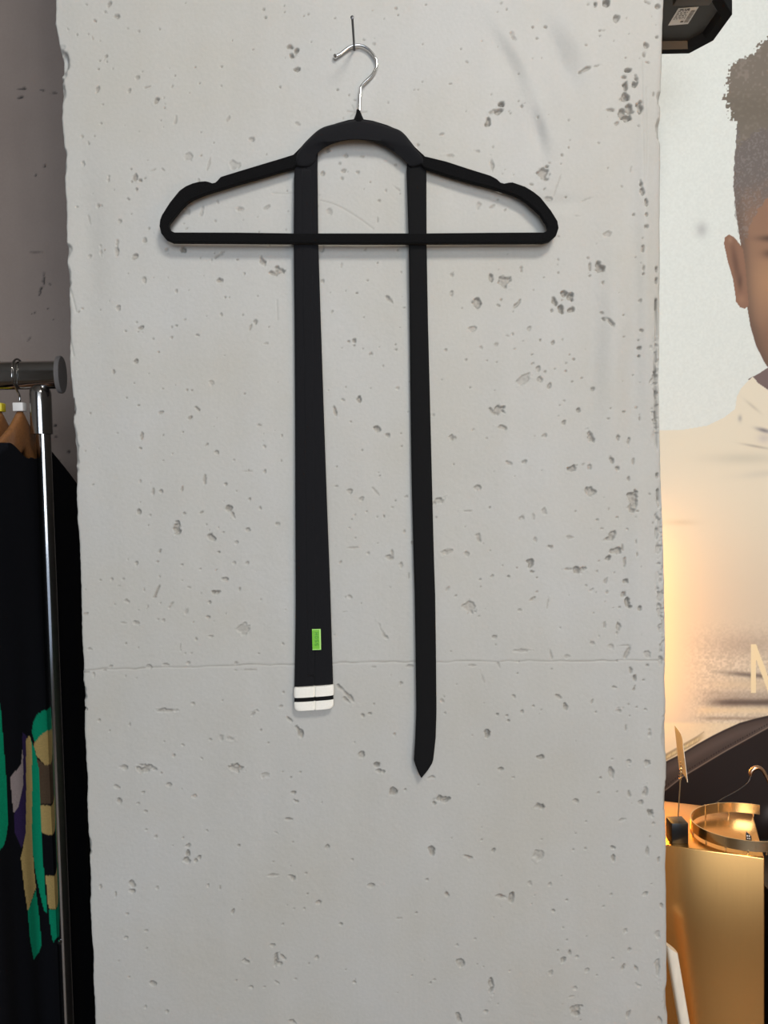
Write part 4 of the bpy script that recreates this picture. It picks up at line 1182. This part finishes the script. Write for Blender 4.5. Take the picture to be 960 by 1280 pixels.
    put(shirt * np.exp(-((px - 935) / 48) ** 2 - ((py - 806) / 15) ** 2) * .5, (170, 152, 138))
    put(shirt * np.exp(-((py - 856) / 7) ** 2) * smooth(px, 860, 920) * .6, (216, 196, 166))
    put(shirt * np.exp(-((py - 843 - (px - 930) * .09) / 3) ** 2) * smooth(px, 880, 935) * .8, (112, 100, 94))
    put(shirt * np.exp(-((py - 878) / 5.5) ** 2) * smooth(px, 865, 915) * .9, (98, 84, 78))
    put(shirt * np.exp(-((py - 868) / 5) ** 2) * smooth(px, 858, 900) * .4, (150, 134, 122))
    put(shirt * np.exp(-((py - 888) / 4.5) ** 2) * smooth(px, 862, 885) * .7, (236, 214, 176))
    put(shirt * np.exp(-((py - 898) / 2.2) ** 2) * smooth(px, 865, 890) * .6, (150, 130, 112))
    put(shirt * smooth(py, 901, 906) * .7, (238, 220, 186))
    # cream letter M
    mx, w_ = 938.5, 50
    lm = poly_mask(px, py, [(mx, 805), (mx + 6.5, 805), (mx + 25, 854), (mx + 43.5, 805), (mx + 50, 805), (mx + 50, 866), (mx + 43.5, 866), (mx + 43.5, 824), (mx + 28, 866), (mx + 22, 866), (mx + 6.5, 824), (mx + 6.5, 866), (mx, 866)])
    put(lm, (244, 226, 186))
    # leather bag with zip, strap seam and stitching
    topy = np.interp(px, [780, 834, 852, 871, 890, 905, 925, 945, 960, 1010, 1080, 1250], [980, 951, 942, 930.5, 920, 912.5, 903.5, 898, 894.5, 889, 896, 960])
    sea = np.interp(px, [780, 834, 853, 873, 892, 910, 930, 960, 1010, 1080, 1250], [1020, 986, 971, 959, 947.5, 937, 926, 909.5, 898, 906, 975])
    put(smooth(py - topy, -.6, .6), (74, 62, 58))
    put(smooth(py - topy, 0, 1) * np.exp(-((py - topy - 12) / 7) ** 2) * .5, (104, 92, 86))
    put(np.exp(-((py - topy - 1.5) / 1.2) ** 2) * .7, (45, 38, 36))
    put(smooth(py - sea, -.6, .6), (38, 30, 29))
    put(np.exp(-((py - sea) / 1.0) ** 2) * .8, (150, 132, 118))
    put(np.exp(-((py - sea + 4.5) / 0.9) ** 2) * (np.sin(px * 2.1) > 0) * .7, (34, 27, 26))
    zp = np.interp(px, [825, 834, 871, 880], [951, 946, 925, 919])
    put(np.exp(-((py - zp) / 3.8) ** 4) * smooth(-px, -884, -868) * .75, (120, 96, 66))
    put(np.exp(-((py - zp) / 2.3) ** 4) * smooth(-px, -884, -868) * (0.55 + .45 * (np.sin(px * 3.0) > 0)), (226, 206, 160))
    put(np.exp(-((py - zp + 4.2) / 0.9) ** 2) * (px < 880) * .35, (120, 98, 70))
    put(smooth(py, 1000, 1012) * np.exp(-((px - 968) / 14) ** 2 - ((py - 1016 + (px - 960) * .7) / 12) ** 2) * .8, (120, 118, 118))
    return np.clip(c, 3, 250)


KP = (YP - CAM[1]) / F_PX
x0p, x1p, xm = P(806, 600, YP)[0], P(1255, 600, YP)[0], P(968, 600, YP)[0]
xs = np.concatenate([np.arange(x0p, xm, KP * 0.8), np.arange(xm, x1p, KP * 2.2)])
ztop, zbot = 2.50, 0.42
za, zb2 = P(900, 1075, YP)[2], P(900, -12, YP)[2]
zs2 = np.concatenate([np.arange(zbot, za, KP * 4), np.arange(za, zb2, KP * 0.85), np.arange(zb2, ztop, KP * 4)])
Xp, Zp = np.meshgrid(xs, zs2)
pts3 = np.stack([Xp, np.full_like(Xp, YP), Zp], -1)
gx, gy = project(pts3)
POSTER_GAIN = 0.98
pc = lin(paint(gx, gy)) * POSTER_GAIN
M_PRINT = attr_mat('poster_print', 'print', 0.55, 0.25, 0.03, 700)
poster = thing('portrait_poster', (x0p, YP, zbot), 'large fashion portrait poster of a person in white roll-neck with leather bag', 'poster')
box('panel', (x0p, YP + 0.0008, zbot), (x1p, YB - 0.001, ztop), M_WHITE_PL, poster)
grid_mesh('print', pts3, len(zs2), len(xs), M_PRINT, None, np.clip(pc, 0, 1), poster)

# ------------------------------------------------------------------ assumed warm tube lamp, source of the glow, hidden behind the pillar's edge
M_GLOW = emit_mat('warm_tube_glow', (1.0, 0.46, 0.085, 1), 42.0)
lx, ly = 0.415, 0.455
z0, z1 = 0.95, 1.30
lamp = thing('assumed_tube_lamp', (lx, YB, z0 - .03), 'assumed warm glowing tube lamp tucked behind the pillar beside the poster', 'lamp')
lathe('glass_tube', (lx, ly, z0), (0, 0, 1), [(0, .007), (.001, .008), (z1 - z0 - .001, .008), (z1 - z0, .007)], M_GLOW, lamp, 16)
lathe('socket', (lx, ly, z0 - .03), (0, 0, 1), [(0, .009), (.002, .010), (.03, .010)], M_BLACK_PL, lamp, 16)
lathe('socket', (lx, ly, z1), (0, 0, 1), [(0, .010), (.028, .010), (.03, .009)], M_BLACK_PL, lamp, 16)
box('mount', (lx - .008, ly + .006, z1 + .004), (lx + .008, YP + .0005, z1 + .024), M_BLACK_PL, lamp)
box('mount', (lx - .008, ly + .006, z0 - .024), (lx + .008, YP + .0005, z0 - .004), M_BLACK_PL, lamp)

# ------------------------------------------------------------------ brass plinth
ZB = 0.90
cr = PZ(955.5, 1073, ZB)          # near right top corner
fl_ = PZ(834, 1056.5, ZB)
fd = fl_ - cr
fd /= np.linalg.norm(fd)          # along the front edge to the left
bd = np.array([-fd[1], fd[0], 0.0])
if bd[1] < 0:
    bd = -bd
WB, DB = 0.150, 0.148
ang = math.atan2(fd[1], fd[0])
plinth = thing('brass_plinth', (cr + fd * WB / 2 + bd * DB / 2) * np.array([1, 1, 0]), 'brushed brass display plinth standing between the pillar and the poster', 'plinth')
c4 = [cr, cr + fd * WB, cr + fd * WB + bd * DB, cr + bd * DB]
bm = bmesh.new()
bv = [bm.verts.new((p[0], p[1], 0.0)) for p in c4] + [bm.verts.new((p[0], p[1], ZB)) for p in c4]
for q in ((0, 1, 5, 4), (1, 2, 6, 5), (2, 3, 7, 6), (3, 0, 4, 7), (4, 5, 6, 7), (3, 2, 1, 0)):
    bm.faces.new([bv[i] for i in q])
bmesh.ops.recalc_face_normals(bm, faces=bm.faces)
bmesh.ops.bevel(bm, geom=list(bm.edges), offset=0.0012, segments=2, profile=.5, affect='EDGES')
sharp(bm_obj('plinth_body', bm, M_BRASS, plinth), 60)

# black plinth just to its right
kx = cr[0] + 0.056
bp = thing('black_plinth', (kx + 0.1, cr[1] + 0.13, 0), 'black lacquered plinth right beside the brass plinth', 'plinth')
box('plinth_body', (kx + .002, cr[1] + .012, 0), (kx + 0.24, cr[1] + 0.26, 0.80), M_BLACK_SATIN, bp, .002, rot=None)

# gold collar on the plinth
RCX, RCY = 0.493, 0.1635
rx_, ry_ = 0.074, 0.0605
collar = thing('collar_necklace', (RCX, RCY, ZB), 'open flat gold collar necklace lying on the brass plinth', 'necklace')


def ring_pt(t, off=0.0, z=0.0):
    return np.array([RCX + (rx_ + off) * math.cos(t), RCY + (ry_ + off) * math.sin(t), ZB + z])


ts = np.radians(np.linspace(55, 305, 90))
BZ0, BZ1 = 0.0040, 0.0180
rings = []
for t in ts:
    rings.append([ring_pt(t, .0007, BZ0), ring_pt(t, .0009, (BZ0 + BZ1) / 2), ring_pt(t, .0007, BZ1), ring_pt(t, -.0007, BZ1), ring_pt(t, -.0005, (BZ0 + BZ1) / 2), ring_pt(t, -.0007, BZ0)])
v, f = loft(rings)
sharp(mesh_obj('band', v, f, M_BRASS_RING, collar), 40)
for dg in (258, 272, 118, 100):
    t = math.radians(dg)
    rr_ = [[ring_pt(t + d, o, z) for o, z in ((.0016, BZ0), (.0016, BZ1 + .0003), (-.0016, BZ1 + .0003), (-.0016, BZ0))] for d in (-.011, .011)]
    v, f = loft([np.array(r) for r in rr_])
    mesh_obj('divider', v, f, M_BRASS_RING, collar, False)
for dg in (62, 88, 118, 150, 178, 205, 228, 250, 268, 290):
    q = ring_pt(math.radians(dg), 0.0, 0.0)
    lathe('pin', q, (0, 0, 1), [(0, .0007), (.0002, .0011), (BZ0 + .001, .0011)], M_BRASS_RING, collar, 8)
q0 = ring_pt(ts[-1], 0, (BZ0 + BZ1) / 2)
lathe('end_ball', q0 - np.array([.002, 0, 0]), (1, 0, 0), [(0, .001), (.001, .005), (.004, .0066), (.007, .005), (.008, .001)], M_BRASS_RING, collar, 14)

# small black price tag inside the collar
tb = PZ(937, 1058, ZB + .0005)
ptag = thing('price_tag', tb, 'tiny black price tag with white print inside the gold collar', 'tag')
hx = np.array([math.cos(-.35), math.sin(-.35), 0]) * 0.0045
hzv = np.array([-.001, 0.0045, 0.0185])
cn = [tb - hx, tb + hx * .8, tb + hx * .9 + hzv * .7, tb + hzv * 1.0 - hx * .35]
nn = np.cross(hx, hzv); nn /= np.linalg.norm(nn)
v = np.array(cn + [c_ + nn * -0.0006 for c_ in cn])
mesh_obj('card', v, [(0, 1, 2, 3), (7, 6, 5, 4), (0, 4, 5, 1), (1, 5, 6, 2), (2, 6, 7, 3), (3, 7, 4, 0)], M_BLACK_PL, ptag, False)
vs, fs = [], []
sg = 1 if nn[1] < 0 else -1
for k in range(4):
    for j in range(2):
        u0, u1 = -.35 + .55 * j, -.02 + .55 * j
        w0 = .14 + .17 * k
        b0 = len(vs)
        for (uu, ww) in ((u0, w0), (u1, w0), (u1, w0 + .09), (u0, w0 + .09)):
            vs.append(tb + hx * uu + hzv * ww + nn * (0.0003 if sg > 0 else -0.0009))
        fs.append((b0, b0 + 1, b0 + 2, b0 + 3))
mesh_obj('print', vs, fs, M_STICKER, ptag, False)

# black block holding a wire and a folded cream card
bl = PZ(840, 1057, ZB)
by0 = bl[1] + 0.004
bx0 = P(840, 1040, by0)[0]
bx1 = P(860.5, 1040, by0)[0]
zt2 = P(850, 1029.5, by0)[2]
holder = thing('card_holder', ((bx0 + bx1) / 2, by0 + .011, ZB), 'small black block with wire stem holding a cream card on the brass plinth', 'card holder')
box('block', (bx0, by0, ZB + .0003), (bx1, by0 + 0.023, zt2), M_BLACK_SATIN, holder, .0006)
sy = by0 + .012
st = [P(847.3, 1029, sy), P(848.3, 1010, sy), P(849.6, 990, sy + .001), P(850.4, 975, sy + .002), P(851.6, 956, sy + .003)]
st[0][2] = zt2 - .002
tube('stem', catmull(st, 6), 0.0009, M_BRASS_RING, holder, 8)
coil = []
for t in np.linspace(0, 1, 60):
    b_ = st[3] * (1 - t) + (st[4] + np.array([0, 0, .004])) * t
    coil.append(b_ + 0.0016 * np.array([math.cos(t * 36), math.sin(t * 36), 0]))
tube('coil', coil, 0.0006, M_BRASS_RING, holder, 6)
card = thing('price_card', (st[4] + np.array([0, 0, -.02])), 'cream card seen nearly edge-on gripped by the wire of the black block', 'card')
ctl, ctr, cbr, cbl = P(843, 907, .235), P(853.5, 931, .150), P(859.3, 978, .150), P(849, 962, .225)
rows = []
for t in np.linspace(0, 1, 9):
    a_, b_ = ctl * (1 - t) + cbl * t, ctr * (1 - t) + cbr * t
    rows.append([a_ * (1 - s) + b_ * s + np.array([0.0035 * math.sin(math.pi * s) * (1 - .5 * t), 0, 0]) for s in np.linspace(0, 1, 9)])
g = np.array(rows)
vt = np.concatenate([g.reshape(-1, 3), g.reshape(-1, 3) + np.array([.0007, 0, 0])])
fs = []
for i in range(8):
    for j in range(8):
        k = i * 9 + j
        fs.append((k, k + 1, k + 10, k + 9)); fs.append((81 + k, 81 + k + 9, 81 + k + 10, 81 + k + 1))
bd_ = list(range(9)) + [9 * i + 8 for i in range(1, 9)] + [72 + j for j in range(7, -1, -1)] + [9 * i for i in range(7, 0, -1)]
for p, q in zip(bd_, bd_[1:] + bd_[:1]):
    fs.append((p, q, q + 81, p + 81))
sharp(mesh_obj('sheet', vt, fs, M_PAPER, card), 40)

# copper hooked stand with a thin wire resting on the plinth's rear edge
yh = 0.275
ck = [(938.2, 970), (938.8, 965), (942, 961), (947.5, 959.6), (953, 962.5), (957.5, 970), (962, 980), (968, 1000), (974, 1030)]
cp = [P(a_, b_, yh) for a_, b_ in ck]
cp.append(np.array([cp[-1][0] + .004, yh, 0.80]))
cst = thing('hook_stand', cp[-1], 'copper hooked jewellery stand with a thin wire behind the gold collar', 'jewellery stand')
cpc = catmull(cp, 6)
tube('copper_hook', cpc, np.interp(np.arange(len(cpc)), [0, 4, 12, 24, len(cpc)], [.0022, .0034, .0036, .0028, .0026]), M_COPPER, cst, 14)
wb = PZ(884.5, 1010.5, ZB)
wp = catmull([cp[0] + np.array([.0006, 0, .001]), P(935, 978, yh - .002), P(922, 988, (yh + wb[1]) / 2 + .004), P(903, 998.5, (yh + 2 * wb[1]) / 3), wb + np.array([0, 0, .0006])], 6)
tube('wire', wp, 0.0007, M_NAIL, cst, 8)

# cream pole leaning on the side of the pillar
yl2 = 0.072
pa_, pb_ = P(838.5, 1184, yl2), P(855, 1280, yl2)
dv = (pb_ - pa_)
base = pa_ + dv * (pa_[2] / (pa_[2] - pb_[2]))
dirv = (pa_ - base) / np.linalg.norm(pa_ - base)
topp = pa_ - dirv * 0.004
sidev = np.array([dirv[2], 0, -dirv[0]])
hw = 0.0066
pole = thing('wooden_pole', base, 'cream painted wooden pole leaning against the pillar before the brass plinth', 'pole')
prof = []
for pnt, cut in ((base, 0), (base + (topp - base) * .5, 0), (topp - dirv * 0.0, 0)):
    ring = []
    for t in np.linspace(0, 2 * np.pi, 20, endpoint=False):
        c_, s_ = math.cos(t), math.sin(t)
        e = 3.2
        rr_ = np.array([math.copysign(abs(c_) ** (2 / e), c_), math.copysign(abs(s_) ** (2 / e), s_)]) * hw
        p = pnt + sidev * rr_[0] + np.array([0, rr_[1], 0])
        prof_off = 0
        ring.append(p)
    prof.append(np.array(ring))
topring = prof[-1].copy()
for k in range(20):
    dxs = (topring[k] - topp) @ sidev
    topring[k] += dirv * (-dxs * 1.1 + .004)      # bevelled upper end
prof[-1] = topring
prof[0][:, 2] = np.maximum(prof[0][:, 2], 0.0)
v, f = loft(prof)
sharp(mesh_obj('shaft', v, f, M_POLE_WOOD, pole), 40)

# ------------------------------------------------------------------ black casing mounted on the pillar's right side
DZ = 0.629
ZU = 1.40 + DZ
po = [PZ(829, 69, ZU), PZ(862, 66.3, ZU), PZ(892, 51, ZU), PZ(915.2, 19, ZU)]
xr_c = po[3][0]
yfar = (po[0][1] + po[1][1]) / 2
x_in = edge_x(RIGHT_EDGE, 1.95) + 0.001
ynear = po[3][1] - .085
outl = [(x_in, yfar), (po[1][0], yfar), (po[2][0], po[2][1]), (xr_c, po[3][1]), (xr_c - .030, po[3][1] - .038), (xr_c - .038, po[3][1] - .085), (x_in, po[3][1] - .085)]


def inset(poly, d):
    cx = sum(p[0] for p in poly) / len(poly); cy = sum(p[1] for p in poly) / len(poly)
    out = []
    n = len(poly)
    for i in range(n):
        p0, p1, p2 = map(np.array, (poly[i - 1], poly[i], poly[(i + 1) % n]))
        e_a, e_b = (p1 - p0) / np.linalg.norm(p1 - p0), (p2 - p1) / np.linalg.norm(p2 - p1)
        na, nb_ = np.array([e_a[1], -e_a[0]]), np.array([e_b[1], -e_b[0]])
        if na @ (np.array([cx, cy]) - p1) < 0:
            na, nb_ = -na, -nb_
        q = na + nb_
        q = q / (1 + na @ nb_)
        out.append(tuple(p1 + q * d))
    return out


casing = thing('wall_casing', (x_in, (yfar + ynear) / 2, ZU), 'black plastic casing with cut corners and rating sticker high on the pillar side', 'casing')
in1, in2 = inset(outl, 0.013), inset(outl, 0.018)
Hc = 0.07
rg = lambda pl_, z: np.array([(p[0], p[1], z) for p in pl_])
rings = [rg(outl, ZU + Hc), rg(outl, ZU + 0.001), rg(inset(outl, .001), ZU), rg(in1, ZU)]
v, f = loft(rings, cap=False)
f.append(tuple(range(len(outl))))
sharp(mesh_obj('shell', v, f, M_SHELL, casing, False), 25)
v, f = loft([rg(in1, ZU), rg(in2, ZU + 0.0095)], cap=False)
sharp(mesh_obj('inner_rim', v, f, M_BLACK_PL, casing, False), 25)
v = rg(in2, ZU + .0095)
vv_ = np.concatenate([v, v + np.array([0, 0, .002])])
n = len(v)
mesh_obj('base_plate', vv_, [tuple(range(n)), tuple(range(2 * n - 1, n - 1, -1))] + [(i, (i + 1) % n, n + (i + 1) % n, n + i) for i in range(n)], M_OLIVE_PL, casing, False)
ZS = ZU + .0095
bk_far = PZ(872, 7.5, ZU - .004)
bx_l, bx_r = PZ(841, 7.5, ZU - .004)[0], PZ(903, 7.5, ZU - .004)[0]
box('battery_cover', (bx_l, ynear + .020, ZU - .004), (min(bx_r, xr_c - .044), bk_far[1], ZS + .0005), M_BROWN_PL, casing, .001)
sq = [PZ(835, 32, ZS - .0003), PZ(860, 30, ZS - .0003), PZ(873.5, 8.5, ZS - .0003), PZ(848, 10.5, ZS - .0003)]
v = np.array(sq + [s_ + np.array([0, 0, .0003]) for s_ in sq])
stk = mesh_obj('sticker', v, [(0, 1, 2, 3), (7, 6, 5, 4), (0, 4, 5, 1), (1, 5, 6, 2), (2, 6, 7, 3), (3, 7, 4, 0)], M_STICKER, casing, False)
stk['label'] = 'white rating sticker with grey print'
S0, Su, Sv = sq[0], sq[1] - sq[0], sq[3] - sq[0]
vs, fs = [], []
rp_ = random.Random(3)
marks = [(.72, .12 + .06 * i, .93, .15 + .06 * i) for i in range(12)]
for i in range(6):
    x = .08
    while x < .6:
        l = rp_.uniform(.04, .14)
        marks.append((x, .36 + .09 * i, min(x + l, .64), .40 + .09 * i))
        x += l + rp_.uniform(.03, .08)
marks += [(.12, .88, .3, .95), (.36, .86, .42, .95), (.46, .86, .6, .95), (.52, .14, .66, .24)]
for (u0, v0, u1, v1) in marks:
    b0 = len(vs)
    for (uu, ww) in ((u0, v0), (u1, v0), (u1, v1), (u0, v1)):
        vs.append(S0 + Su * uu + Sv * ww + np.array([0, 0, -.0002]))
    fs.append((b0, b0 + 1, b0 + 2, b0 + 3))
mesh_obj('print', vs, fs, M_INK, stk, False)

# ------------------------------------------------------------------ assumed ceiling light housing (out of frame)
ch = thing('assumed_ceiling_light', (0.58, -1.55, ZC), 'assumed square white ceiling light panel, unseen, in front of the pillar', 'lamp')
bmh = box_bm((0.28, -1.85, 2.90), (0.88, -1.25, 2.93))
bm_obj('housing', bmh, M_WHITE_PL, ch)
tube('rod', [(0.58, -1.55, 2.925), (0.58, -1.55, ZC)], .008, M_CHROME, ch, 12)

# assumed standing lamp with a warm shade, added to warm the lower pillar, behind the photographer's right shoulder (out of frame)
fx, fy = 1.25, -1.35
assumed_lamp = thing('assumed_floor_lamp', (fx, fy, 0), 'assumed warm standing lamp with fabric shade, unseen, out in the shop', 'lamp')
lathe('base', (fx, fy, 0), (0, 0, 1), [(0, .15), (.018, .15), (.024, .13), (.026, .02)], M_BLACK_PL, assumed_lamp, 28)
tube('pole', [(fx, fy, .02), (fx, fy, 0.98)], .011, M_BLACK_PL, assumed_lamp, 14)
vs_, fs_ = loft([np.array([(fx + r_ * math.cos(t), fy + r_ * math.sin(t), z_) for t in np.linspace(0, 2 * np.pi, 32, endpoint=False)]) for r_, z_ in ((.17, .92), (.12, 1.20))], cap=False)
mesh_obj('shade', vs_, fs_, emit_mat('assumed_shade_glow', (1.0, 0.66, 0.33, 1), 11.0), assumed_lamp)
